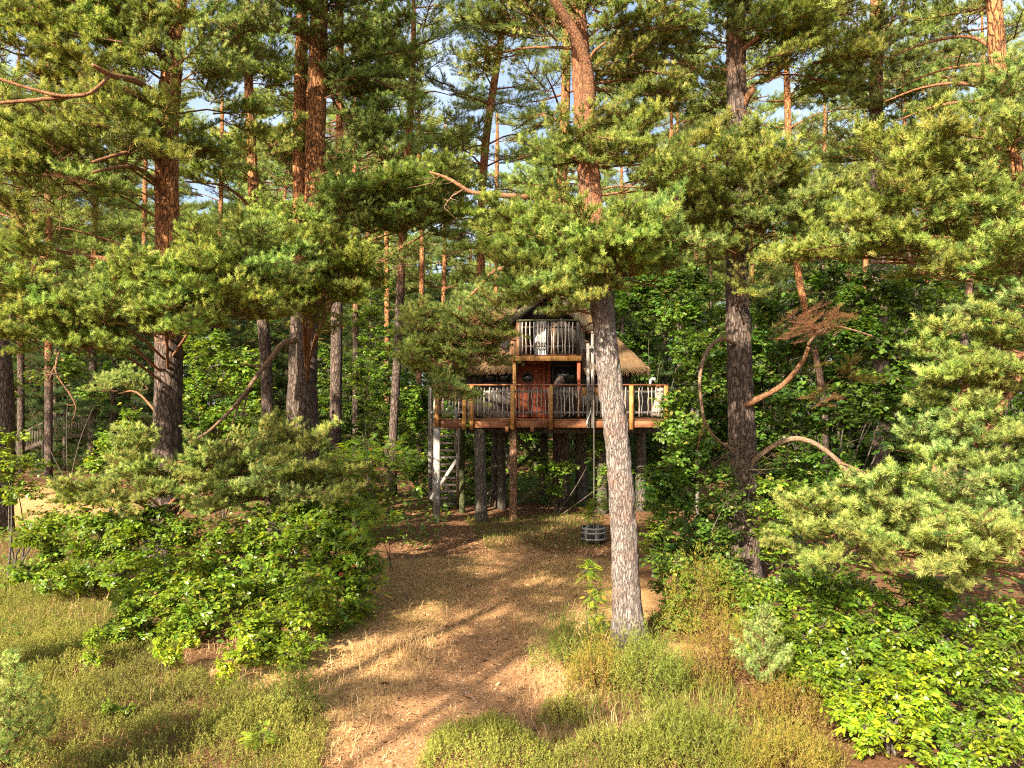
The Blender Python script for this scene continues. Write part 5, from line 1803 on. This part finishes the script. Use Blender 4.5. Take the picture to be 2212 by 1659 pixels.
FARX = [(-60, 40), (0, 52), (70, 46), (150, 56), (240, 48), (270, 62), (350, 55), (420, 64), (520, 52), (580, 60), (620, 45), (700, 50), (740, 62), (800, 48), (830, 58), (880, 66), (1110, 60), (1010, 64), (1150, 54), (1200, 44), (1280, 52), (1340, 46), (1380, 60),
        (1420, 66), (1580, 58), (1630, 48), (1670, 60), (1740, 66), (1830, 52), (1870, 44), (1940, 58), (2000, 46), (2060, 60), (2110, 50), (2170, 42), (2230, 56), (2290, 48), (30, 66), (110, 70), (200, 72), (310, 74), (385, 70), (480, 72), (545, 68), (650, 72), (770, 74), (930, 74), (1060, 72), (1240, 72), (1310, 68), (1460, 74), (1530, 70), (1610, 72), (1700, 74), (1800, 70), (1910, 72), (2030, 70), (2140, 72)]
PL_ = row_labels(FARX, 'far slender pine')
for i, (px, Y) in enumerate(FARX):
    gap = px in (1010, 1110, 880, 1420, 1740, 420, 1580)
    wd = R.uniform(9, 15) * 38 / Y
    lo, hi = (R.uniform(8.5, 11), R.uniform(13, 16)) if gap else (R.uniform(3.5, 6.5), R.uniform(17, 24))
    slim(PL_[i], [(px, 800, wd), (px + R.uniform(-8, 8), 550, wd * .9)], Y, lo, hi, R.uniform(1.6, 2.6), 22 if gap else 62, Y / 22, (4, 9), (1.0, 1.06, 1.05), 300 + i, 6, 'pines far behind the treehouse')

# dark spruces standing low between the far pines
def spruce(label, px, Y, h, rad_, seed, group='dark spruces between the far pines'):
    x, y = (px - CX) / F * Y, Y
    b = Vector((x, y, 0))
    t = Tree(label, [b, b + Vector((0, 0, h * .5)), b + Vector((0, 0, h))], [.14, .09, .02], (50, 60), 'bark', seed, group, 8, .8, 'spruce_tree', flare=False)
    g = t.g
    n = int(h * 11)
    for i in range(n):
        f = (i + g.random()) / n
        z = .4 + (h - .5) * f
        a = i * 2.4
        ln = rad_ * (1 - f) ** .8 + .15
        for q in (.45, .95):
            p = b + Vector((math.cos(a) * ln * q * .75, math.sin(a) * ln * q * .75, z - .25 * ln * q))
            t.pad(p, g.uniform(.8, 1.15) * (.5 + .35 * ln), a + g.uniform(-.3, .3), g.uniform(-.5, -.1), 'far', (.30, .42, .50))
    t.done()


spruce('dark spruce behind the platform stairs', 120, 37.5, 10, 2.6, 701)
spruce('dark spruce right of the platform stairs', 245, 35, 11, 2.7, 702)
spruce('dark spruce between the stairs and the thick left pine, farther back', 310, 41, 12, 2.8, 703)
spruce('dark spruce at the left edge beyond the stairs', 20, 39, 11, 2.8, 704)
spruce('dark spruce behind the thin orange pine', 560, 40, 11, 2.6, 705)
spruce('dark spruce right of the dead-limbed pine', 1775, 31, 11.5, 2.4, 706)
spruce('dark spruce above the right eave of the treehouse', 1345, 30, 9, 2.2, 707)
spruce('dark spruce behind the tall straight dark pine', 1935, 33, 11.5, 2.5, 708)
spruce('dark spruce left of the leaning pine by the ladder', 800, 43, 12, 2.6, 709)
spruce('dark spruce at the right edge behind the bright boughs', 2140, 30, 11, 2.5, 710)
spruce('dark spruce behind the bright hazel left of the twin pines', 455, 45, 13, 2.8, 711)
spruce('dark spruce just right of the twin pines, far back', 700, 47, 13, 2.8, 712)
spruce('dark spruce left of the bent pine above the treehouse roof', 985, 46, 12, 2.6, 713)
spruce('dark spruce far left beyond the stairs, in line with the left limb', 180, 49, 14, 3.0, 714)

# unseen pines added left behind the camera, shaped to throw shade over the clearing
def shade_pine(px0, back, label, rr, seed, zlo, zhi=20, rad_=2.2, n_=40):
    c = gpos(*px0)
    b = Vector((c[0] - math.sin(SUN_AZ) * back, c[1] - math.cos(SUN_AZ) * back, 0))
    t = Tree(label, [b, b + Vector((.1, 0, zhi * .3)), b + Vector((.15, .1, zhi * .65)), b + Vector((.1, .2, zhi))], [rr, rr * .85, rr * .6, .05], (6, 9), 'bark', seed, 'pines added for their shade', 12, .6)
    t.crown(zlo, zhi, rad_, n_, 1.3)
    t.done()


shade_pine((960, 1345), 14.5, 'unseen pine added for the shade that crosses the clearing', .14, 61, 8.7, 13, 1.6, 60)
shade_pine((900, 1300), 13.6, 'second unseen pine added for shade, close to the first', .10, 62, 8.6, 12.4, 1.3, 34)
shade_pine((960, 1500), 12.5, 'thin unseen pine added for the shade band across the path', .055, 63, 7.0, 8.8, .45, 18)

def side_shade_pine(x, y, z0, z1, rad_, n_, seed, label):  # pines added off to the left to shade treehouse, stairs and background
    b = Vector((x, y, 0))
    t = Tree(label, [b, b + Vector((.1, 0, z1 * .4)), b + Vector((.1, .1, z1 * .7)), b + Vector((.1, .2, z1))], [.22, .18, .13, .04], (6, 9), 'bark', seed, 'pines added for their shade', 12, .6)
    t.crown(z0, z1, rad_, n_, 1.5)
    t.done()


side_shade_pine(-6.6, 7.0, 9.6, 15, 1.9, 26, 64, 'unseen pine added to dapple the treehouse with shade')
side_shade_pine(-27, 17, 8, 18, 3.2, 80, 65, 'unseen pine added beyond the left edge to shade the platform stairs')
side_shade_pine(-18.7, 19.2, 9, 19, 3.2, 80, 66, 'unseen pine added beyond the left edge for shade, in front of the stairs')
side_shade_pine(-13.2, 16.0, 11, 19, 2.8, 70, 67, 'pine added beyond the left edge for shade, next to the small oak')
side_shade_pine(-23, 25, 8, 19, 3.2, 80, 68, 'unseen pine added beyond the left edge for shade, level with the stairs')

# ------------------------------------------------------------------ bushes and young broadleaf trees
def shrub(label, foot, regions, kind, s, seed, name='bush', cat='bush', group=None, color=(1, 1, 1), dens=1.0, stems=5, sr=.02, up=.35):
    """A bush: stems from the foot to every cloud of leaf sprays."""
    g = random.Random(seed)
    fx, fy = foot
    base = Vector((fx, fy, gh(fx, fy) - .03))
    root = thing(name, label, cat, base, group)
    sk, items = MB(), []
    for (cx, cy_, rx, ry, Y, *opt) in regions:
        dy = opt[0] if opt else .5
        c = P(cx, cy_, Y)
        ax_, az_ = rx / F * Y, ry / F * Y
        c.z = max(c.z, gh(c.x, c.y) + .12)
        mid = base.lerp(c, .5) + Vector((g.uniform(-.2, .2), g.uniform(-.2, .2), .15))
        v, T = tube([base + Vector((g.uniform(-.12, .12), g.uniform(-.12, .12), 0)), mid, c], [sr, sr * .7, sr * .3], 5, .05, seed, False, .25)
        sk.add(v - np.array(tuple(base)), T, 0, 0.0)
        n = max(4, int(dens * 20 * (ax_ * az_ + ax_ * dy * .6) / (.42 * s * s) * .55 + .5))
        for i in range(n):
            d = Vector((g.gauss(0, 1), g.gauss(-.25, 1), g.gauss(.25, 1))).normalized() * (g.uniform(.25, 1) ** .6)
            p = c + Vector((d.x * ax_, d.y * dy, d.z * az_))
            p.z = max(p.z, gh(p.x, p.y) + .08)
            yaw = math.atan2(d.y * dy, d.x * ax_) + g.uniform(-.7, .7)
            items.append((p - Vector((math.cos(yaw), math.sin(yaw), .1)) * .25 * s, yaw, g.uniform(-.2, up + .2), g.uniform(-.4, .4), s * g.uniform(.75, 1.2)))
            if i % 3 == 0:
                v, T = tube([c, c.lerp(p, .5) + Vector((0, 0, .04)), p], [sr * .35, sr * .3, .003], 4, .05, seed, False)
                sk.add(v - np.array(tuple(base)), T, 0, 0.0)
    st = link('stem', sk.mesh('stem', [M['stem']], True), root)
    src = SPRAY[kind]
    fo = None
    for p, yaw, pitch, roll, sc_ in items:
        me = src[g.randrange(len(src))]
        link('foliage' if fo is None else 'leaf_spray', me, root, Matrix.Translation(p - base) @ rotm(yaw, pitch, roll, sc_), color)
        fo = fo or 1
    return root


def foot(px, Y):
    return (px - CX) / F * Y, Y


OL, OR = 'oak bushes left of the path', 'oak bushes right of the path'
shrub('large dark green oak thicket under the thick left pine', foot(560, 11.5), [(690, 1180, 120, 70, 11.2), (600, 1150, 130, 60, 11.5), (740, 1250, 80, 70, 11), (520, 1220, 110, 60, 11.2), (790, 1200, 50, 60, 11.3), (660, 1300, 110, 60, 10.6), (760, 1130, 70, 50, 11.6), (680, 1120, 90, 40, 11.8), (580, 1270, 90, 50, 10.8), (470, 1170, 90, 40, 11.8), (740, 1350, 60, 40, 10.4)], 'oak', .62, 401, 'oak_bush', group=OL, color=(1.0, 1.0, .95))
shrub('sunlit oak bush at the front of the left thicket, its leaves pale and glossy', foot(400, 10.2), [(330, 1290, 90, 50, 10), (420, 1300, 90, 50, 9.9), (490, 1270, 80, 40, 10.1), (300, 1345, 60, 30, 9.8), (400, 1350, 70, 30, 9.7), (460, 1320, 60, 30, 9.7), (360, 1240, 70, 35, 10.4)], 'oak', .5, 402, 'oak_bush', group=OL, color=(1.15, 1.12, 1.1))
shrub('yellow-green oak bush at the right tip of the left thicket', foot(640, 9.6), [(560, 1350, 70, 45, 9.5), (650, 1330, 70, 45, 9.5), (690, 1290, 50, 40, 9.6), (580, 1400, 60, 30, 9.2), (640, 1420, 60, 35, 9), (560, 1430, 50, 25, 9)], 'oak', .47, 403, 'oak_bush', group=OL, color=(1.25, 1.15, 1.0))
shrub('dark oak bush left of the pine foot with white glints on its leaves', foot(180, 12), [(120, 1165, 90, 55, 12), (220, 1155, 90, 55, 12), (300, 1180, 70, 60, 11.8), (340, 1140, 70, 45, 11.9), (400, 1165, 60, 50, 11.8), (160, 1250, 90, 30, 11.6), (270, 1240, 60, 40, 11.5), (60, 1240, 50, 25, 11.8)], 'oak', .55, 404, 'oak_bush', group=OL)
shrub('small oak at the left edge with bright leaves above the straw field', foot(30, 12.8), [(30, 1010, 60, 40, 12.6), (40, 1065, 50, 30, 12.6), (10, 960, 40, 30, 12.8), (90, 1130, 60, 30, 12.6), (170, 1080, 40, 25, 12.8)], 'oak', .55, 405, 'small_oak', 'tree', color=(1.2, 1.15, 1.1), dens=.8)
shrub('yellow oak seedling in the heather, leftmost of three', foot(200, 8.8), [(205, 1385, 26, 24, 8.8, .15), (203, 1420, 22, 20, 8.7, .15)], 'oak', .26, 406, 'oak_seedling', 'plant', 'oak seedlings in the heather', (1.4, 1.35, 1.1), 1.0, sr=.008)
shrub('bushy green oak seedling in the heather, middle of three', foot(365, 8.6), [(350, 1400, 32, 22, 8.6, .2), (375, 1420, 26, 26, 8.5, .15), (400, 1390, 30, 18, 8.7, .15)], 'oak', .26, 407, 'oak_seedling', 'plant', 'oak seedlings in the heather', (1.7, 1.5, 1.0), 1.0, sr=.008)
shrub('yellow oak seedling by the straw left of the path, rightmost of three', foot(505, 8.3), [(500, 1440, 30, 30, 8.3, .2), (530, 1410, 30, 25, 8.4, .15), (485, 1465, 25, 18, 8.2, .15)], 'oak', .26, 408, 'oak_seedling', 'plant', 'oak seedlings in the heather', (2.0, 1.65, 1.0), 1.0, sr=.008)
shrub('little rowan seedling standing in the front heather near the bottom edge', foot(565, 6.7), [(565, 1590, 28, 22, 6.7, .12)], 'rowan', .4, 409, 'rowan_seedling', 'plant', None, (1.3, 1.2, 1.1), 1.2, sr=.006)
shrub('leafy seedling with two yellow tips in the middle of the heather', foot(240, 7.4), [(235, 1545, 24, 10, 7.4, .1), (270, 1548, 14, 8, 7.4, .1)], 'oak', .22, 410, 'oak_seedling', 'plant', None, (1.4, 1.35, 1.0), 1.0, sr=.006)
t = shrub('rowan bush with orange-red berries on the clearing side of the left thicket', foot(760, 11), [(770, 1170, 50, 50, 11, .4), (800, 1260, 35, 50, 11, .3), (780, 1330, 40, 40, 10.8, .3), (790, 1110, 40, 30, 11.4, .3)], 'rowan', .7, 411, 'rowan_bush', 'bush', None, (1, 1, .95), 1.0)


def berries(root, spots):
    base = np.array(tuple(root.location))
    for px, py, Y in spots:
        mb = MB()
        c = np.array(tuple(P(px, py, Y)))
        for i in range(14):
            o = c + NR.normal(0, 1, 3) * [.02, .02, .012]
            r_ = .006
            V = np.array([(r_, 0, 0), (0, r_, 0), (-r_, 0, 0), (0, -r_, 0), (0, 0, r_), (0, 0, -r_)]) + o - base
            mb.add(V, [(0, 1, 4), (1, 2, 4), (2, 3, 4), (3, 0, 4), (1, 0, 5), (2, 1, 5), (3, 2, 5), (0, 3, 5)])
        link('berry_cluster', mb.mesh('berry_cluster', [M['berry']], True), root)


berries(t, [(738, 1240, 10.5), (722, 1258, 10.5), (765, 1222, 10.6)])
t = shrub('feathery rowan shoot glowing yellow-green left of the pale pine trunk', foot(1290, 9.9), [(1270, 1240, 22, 26, 9.9, .12), (1285, 1290, 22, 26, 9.9, .12), (1290, 1335, 26, 26, 9.9, .12), (1300, 1370, 22, 20, 9.9, .12)], 'rowan', .55, 412, 'young_rowan', 'tree', None, (1.45, 1.4, 1.2), 1.1, sr=.01)
# right thicket
shrub('broad dark green oak thicket below the near pine boughs on the right', foot(1900, 8.6), [(1700, 1310, 110, 55, 8.9), (1830, 1330, 110, 60, 8.6), (1950, 1360, 110, 60, 8.2), (1760, 1400, 110, 50, 8.3), (1880, 1430, 110, 50, 7.9), (2060, 1400, 90, 60, 7.8), (1650, 1370, 60, 50, 8.7), (2150, 1340, 70, 60, 7.8), (1980, 1290, 120, 40, 8.4), (1780, 1270, 110, 40, 9), (1820, 1480, 80, 40, 7.5), (1950, 1480, 80, 50, 7.4)], 'oak', .5, 421, 'oak_bush', group=OR)
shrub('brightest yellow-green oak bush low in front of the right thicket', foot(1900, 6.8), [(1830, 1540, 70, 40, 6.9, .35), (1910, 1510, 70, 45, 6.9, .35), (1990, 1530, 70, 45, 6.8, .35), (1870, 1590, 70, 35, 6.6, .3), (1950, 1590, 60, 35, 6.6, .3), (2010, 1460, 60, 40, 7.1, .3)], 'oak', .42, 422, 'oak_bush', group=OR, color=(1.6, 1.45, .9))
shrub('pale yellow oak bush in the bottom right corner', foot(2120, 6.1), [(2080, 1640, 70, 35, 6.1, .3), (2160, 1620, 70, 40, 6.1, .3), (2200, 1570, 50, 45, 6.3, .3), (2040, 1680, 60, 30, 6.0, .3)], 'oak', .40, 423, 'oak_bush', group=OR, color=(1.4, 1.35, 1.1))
shrub('light green oak bush at the left front of the right thicket', foot(1700, 8), [(1690, 1440, 55, 35, 7.9, .35), (1640, 1420, 40, 25, 8.1, .3), (1780, 1470, 60, 40, 7.5, .35)], 'oak', .42, 424, 'oak_bush', group=OR, color=(1.35, 1.25, 1.0))
shrub('shaded oak bush at the right edge behind the yellow oak', foot(2180, 7.2), [(2170, 1450, 60, 60, 7.2, .4), (2110, 1480, 50, 50, 7.1, .35), (2200, 1520, 40, 50, 6.9, .3), (2080, 1560, 50, 40, 6.8, .3), (2150, 1550, 60, 40, 6.7, .3), (2030, 1590, 40, 30, 6.5, .3), (2190, 1380, 60, 50, 7.5, .4)], 'oak', .45, 425, 'oak_bush', group=OR)
shrub('round-leaved sallow bush just right of the pale pine trunk with glossy white-lit leaves', foot(1500, 10.6), [(1470, 1260, 60, 45, 10.6), (1550, 1270, 60, 40, 10.4), (1450, 1340, 40, 40, 10.4, .3), (1480, 1370, 50, 22, 10.2, .3), (1620, 1290, 60, 40, 10.2)], 'hazel', .5, 426, 'sallow_bush', 'bush', None, (1.2, 1.15, 1.1))
HZ = 'hazel bushes around the treehouse'
shrub('tall hazel right behind the pale pine, hiding the right end of the deck', foot(1470, 17), [(1480, 700, 70, 80, 18.5), (1520, 800, 80, 80, 17.5), (1480, 900, 60, 70, 16.8), (1500, 1010, 90, 70, 15.5), (1440, 1060, 70, 70, 15), (1530, 1110, 80, 60, 14.6), (1430, 1150, 50, 60, 14.5), (1480, 950, 70, 40, 15.8)], 'hazel', .85, 431, 'hazel_bush', 'bush', HZ, (1.0, 1.05, 1.05))
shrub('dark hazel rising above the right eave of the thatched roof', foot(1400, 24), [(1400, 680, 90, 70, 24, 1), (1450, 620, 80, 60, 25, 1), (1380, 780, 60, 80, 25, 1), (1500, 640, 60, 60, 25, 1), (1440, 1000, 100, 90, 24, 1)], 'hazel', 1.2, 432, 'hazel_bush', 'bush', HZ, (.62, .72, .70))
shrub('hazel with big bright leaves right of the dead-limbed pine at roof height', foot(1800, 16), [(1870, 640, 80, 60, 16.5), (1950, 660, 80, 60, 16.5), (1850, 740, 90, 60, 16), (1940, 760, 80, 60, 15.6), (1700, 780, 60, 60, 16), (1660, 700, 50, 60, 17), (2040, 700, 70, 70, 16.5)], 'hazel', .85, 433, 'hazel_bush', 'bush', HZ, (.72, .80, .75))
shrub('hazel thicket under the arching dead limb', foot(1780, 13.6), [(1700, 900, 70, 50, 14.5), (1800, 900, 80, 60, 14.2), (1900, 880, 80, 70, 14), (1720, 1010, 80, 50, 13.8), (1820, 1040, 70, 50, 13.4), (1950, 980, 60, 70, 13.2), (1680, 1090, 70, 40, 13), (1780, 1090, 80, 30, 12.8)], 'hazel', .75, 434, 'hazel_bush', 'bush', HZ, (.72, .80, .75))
shrub('sunny low hazel right of the foot of the dead-limbed pine', foot(1680, 12), [(1680, 1060, 60, 22, 12.3, .35), (1720, 1090, 60, 25, 12.2, .35), (1660, 1130, 50, 35, 12, .35), (1670, 1190, 50, 40, 11.8, .35)], 'hazel', .6, 435, 'hazel_bush', 'bush', HZ, (1.35, 1.25, 1.0))
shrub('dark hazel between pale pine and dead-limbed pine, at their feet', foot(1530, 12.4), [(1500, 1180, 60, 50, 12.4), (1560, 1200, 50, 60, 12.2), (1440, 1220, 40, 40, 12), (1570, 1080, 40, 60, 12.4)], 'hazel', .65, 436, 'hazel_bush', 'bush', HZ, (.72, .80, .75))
shrub('bright hazel between the thick left pine and the twin pines', foot(480, 20), [(470, 790, 60, 60, 19.5), (450, 860, 70, 50, 19), (540, 830, 60, 70, 19.5), (480, 920, 80, 40, 18), (420, 760, 40, 40, 20), (560, 930, 60, 60, 18.5)], 'hazel', .9, 437, 'hazel_bush', 'bush', HZ, (1.15, 1.15, 1.05))
shrub('light green sapling clump left of the thick pine beside the stairs', foot(250, 15.5), [(250, 955, 40, 25, 15.3, .35), (280, 920, 30, 30, 15.6, .35), (230, 1000, 45, 25, 15, .35), (290, 990, 35, 30, 15, .35)], 'hazel', .62, 438, 'hazel_bush', 'bush', HZ, (1.45, 1.35, 1.05))
shrub('hazel leaning over the platform stairs at the far left', foot(150, 27), [(150, 800, 80, 40, 27, .8), (210, 860, 50, 30, 27, .6), (40, 830, 60, 30, 26, .6)], 'hazel', 1.1, 439, 'hazel_bush', 'bush', HZ, (.95, 1, .95), .4)
shrub('sunny beech sapling between thin trunk and leaning pine left of the ladder', foot(800, 27), [(800, 640, 40, 60, 27, .9), (810, 730, 50, 60, 27, .9), (790, 820, 60, 60, 26.5, .9), (820, 890, 50, 60, 26, .9)], 'beech', 1.2, 440, 'young_beech', 'tree', 'young beeches left of the treehouse', (1.2, 1.2, 1))
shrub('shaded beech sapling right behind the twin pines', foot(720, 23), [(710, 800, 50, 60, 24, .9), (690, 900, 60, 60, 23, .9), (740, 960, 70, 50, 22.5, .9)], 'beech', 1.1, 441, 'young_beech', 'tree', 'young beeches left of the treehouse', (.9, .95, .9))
shrub('rowan thicket with red berries in the shade left of the ladder', foot(800, 17), [(780, 1000, 70, 50, 17.5, .7), (850, 1000, 50, 50, 18, .7), (740, 1010, 60, 40, 16.5, .6), (830, 1060, 50, 40, 16.8, .6), (780, 1080, 60, 35, 16, .6)], 'rowan', 1.0, 442, 'rowan_bush', 'bush', None, (.8, .85, .8))
berries(bpy.data.objects['rowan_bush.001'], [(800, 970, 16.6), (812, 1012, 16.4), (790, 1010, 16.2), (850, 1020, 16.5), (826, 1035, 16)])
shrub('hazel growing behind the ladder and the round posts', foot(960, 26), [(900, 900, 60, 70, 27, .9), (960, 980, 60, 60, 26, .9), (1040, 1000, 60, 60, 26, .8), (920, 1030, 60, 40, 25, .8), (1060, 950, 60, 50, 27, .9)], 'hazel', 1.2, 443, 'hazel_bush', 'bush', HZ, (1.0, 1.05, .9))
shrub('thin hazel shoots under the middle of the deck beside the mossy log', foot(1210, 20.8), [(1160, 1010, 40, 30, 20.8, .4), (1210, 1020, 40, 25, 20.6, .4), (1290, 960, 30, 60, 20.6, .4), (1310, 1040, 30, 40, 20.2, .4), (1180, 1060, 40, 18, 20.3, .3)], 'hazel', .7, 444, 'hazel_bush', 'bush', HZ, (1.0, 1.05, .95), .7)
shrub('pale-leaved seedling sprouting beside the barrel', foot(1285, 17.3), [(1278, 1110, 14, 16, 17.3, .2), (1300, 1100, 14, 20, 17.3, .2)], 'rowan', .7, 445, 'rowan_seedling', 'plant', None, (1.4, 1.35, 1.1), sr=.008)
shrub('yellowing bush just right of the pale trunk at barrel height', foot(1415, 13.6), [(1405, 1180, 25, 35, 13.6, .25), (1420, 1140, 22, 25, 13.8, .25)], 'beech', .5, 446, 'young_beech', 'tree', None, (1.5, 1.3, .9))
shrub('small sapling with pale top at the clearing edge left of the ladder foot', foot(850, 14), [(805, 1095, 30, 18, 13.2, .2), (845, 1130, 25, 22, 14, .25)], 'rowan', .6, 447, 'rowan_seedling', 'plant', None, (1.5, 1.4, 1.2), sr=.008)
# undergrowth wall far behind
UG = 'leafy undergrowth trees far behind'
UGL = [(-40, 36, 6), (60, 42, 7), (160, 40, 6), (260, 38, 6), (340, 44, 7), (430, 36, 5.5), (520, 32, 5), (600, 40, 7), (680, 34, 6), (760, 38, 7), (850, 36, 6), (930, 34, 6), (1000, 42, 7), (1080, 36, 6), (1160, 34, 6), (1240, 36, 7), (1320, 34, 8), (1400, 36, 8), (1500, 34, 7), (1580, 32, 7.5), (1660, 30, 7.5), (1740, 34, 8), (1830, 28, 7.5), (1920, 26, 7), (2010, 26, 7), (2100, 30, 8), (2180, 24, 6.5), (2260, 28, 7), (1620, 46, 9), (1900, 44, 10), (2080, 44, 10), (180, 52, 8), (500, 52, 8), (760, 56, 8), (1180, 54, 9), (1400, 50, 9), (20, 58, 11), (320, 58, 11), (640, 54, 11), (880, 50, 9), (960, 58, 11), (1060, 52, 9), (1300, 56, 12), (1500, 58, 10), (1640, 58, 12), (1760, 52, 11), (1880, 56, 12), (2000, 52, 11), (2120, 54, 12), (2240, 50, 11), (-80, 54, 11), (120, 64, 12), (420, 64, 12), (560, 66, 12), (720, 66, 12), (1120, 64, 11), (1220, 66, 12), (1440, 66, 12), (1560, 64, 11), (1820, 66, 13), (2060, 66, 13), (240, 62, 12), (820, 62, 11), (1350, 42, 8.5), (600, 48, 9), (380, 50, 10), (60, 48, 9)]
UL_ = row_labels(UGL, 'far broadleaf tree')
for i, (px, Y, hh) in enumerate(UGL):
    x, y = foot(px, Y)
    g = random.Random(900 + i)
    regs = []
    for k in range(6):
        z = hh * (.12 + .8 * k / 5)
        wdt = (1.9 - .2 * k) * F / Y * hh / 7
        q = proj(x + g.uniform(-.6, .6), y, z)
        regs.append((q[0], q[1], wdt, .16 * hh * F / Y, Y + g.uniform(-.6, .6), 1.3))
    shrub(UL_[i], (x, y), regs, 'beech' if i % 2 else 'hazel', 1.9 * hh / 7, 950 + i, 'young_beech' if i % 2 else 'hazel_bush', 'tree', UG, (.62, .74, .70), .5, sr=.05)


# little pines
def young_pine(label, px, Y, h, seed, color, tiers=4, s=.34):
    x, y = foot(px, Y)
    z = gh(x, y)
    b = Vector((x, y, z))
    t = Tree(label, [b, b + Vector((.02, 0, h * .6)), b + Vector((.03, 0, h))], [.018, .012, .005], (9, 10), 'twig', seed, None, 6, .15, 'young_pine', flare=False)
    g = random.Random(seed)
    for k in range(tiers):
        zz = h * (.25 + .6 * k / tiers)
        for j in range(5):
            a = j * 1.2566 + k * .6
            ln = s * (1.1 - .6 * k / tiers)
            t.pad(b + Vector((.02, 0, zz)), ln * g.uniform(.8, 1.1), a, .7, 'sparse', color)
    for j in range(4):
        t.pad(b + Vector((.03, 0, h * .72)), s * .8, j * 1.57, 1.35, 'sparse', color)
    return t.done()


young_pine('young blue-green pine at the bottom left corner with upright candles', 25, 5.9, 1.05, 501, (1.25, 1.3, 1.5), 4, .5)
young_pine('little blue-green pine in front of the right oak thicket', 1640, 7.6, .95, 502, (1.2, 1.25, 1.6), 4, .42)

# low leaf cover between the trees, too mixed to count
g = np.random.default_rng(77)
mb = MB()
for (x0, x1, y0, y1, n_, sz, hh) in ((-30, 30, 21, 60, 14000, .22, .9), (-16, -1.5, 16, 24, 5000, .12, .5), (4.5, 16, 12, 24, 6000, .12, .6), (-2, 5, 22.5, 30, 4500, .15, .8), (3, 14, 7, 12, 2500, .09, .25), (-10, -3.2, 9.5, 15, 2500, .09, .25)):
    x, y = g.uniform(x0, x1, n_), g.uniform(y0, y1, n_)
    k = (straw_w(x, y) < .25) & ~((np.abs(x - 1) < 2.6) & (y < 22))
    x, y = x[k], y[k]
    hv = np.array([max(.05, .5 + .9 * noise.noise(Vector((a * .5, b * .5, 4)))) for a, b in zip(x, y)])
    z = ghv(x, y) + hh * hv * g.uniform(.05, 1, len(x))
    O = np.stack([x, y, z], -1)
    D = g.normal(0, 1, (len(x), 3)) * [1, 1, .3]
    N = g.normal(0, .4, (len(x), 3)) + [0, -.2, 1]
    sh = (np.array([(0, 0, 0), (.35, .3, .04), (.35, -.3, .04), (1, 0, -.2)], float), np.array([(0, 2, 1), (1, 2, 3)]))
    place_leaves(mb, sh, O, D, N, sz * g.uniform(.6, 1.3, len(x)), g)
tag(link('undergrowth', mb.mesh('undergrowth', [M['hazel']])), 'low leafy undergrowth covering the ground between the trunks', None, None, 'stuff')
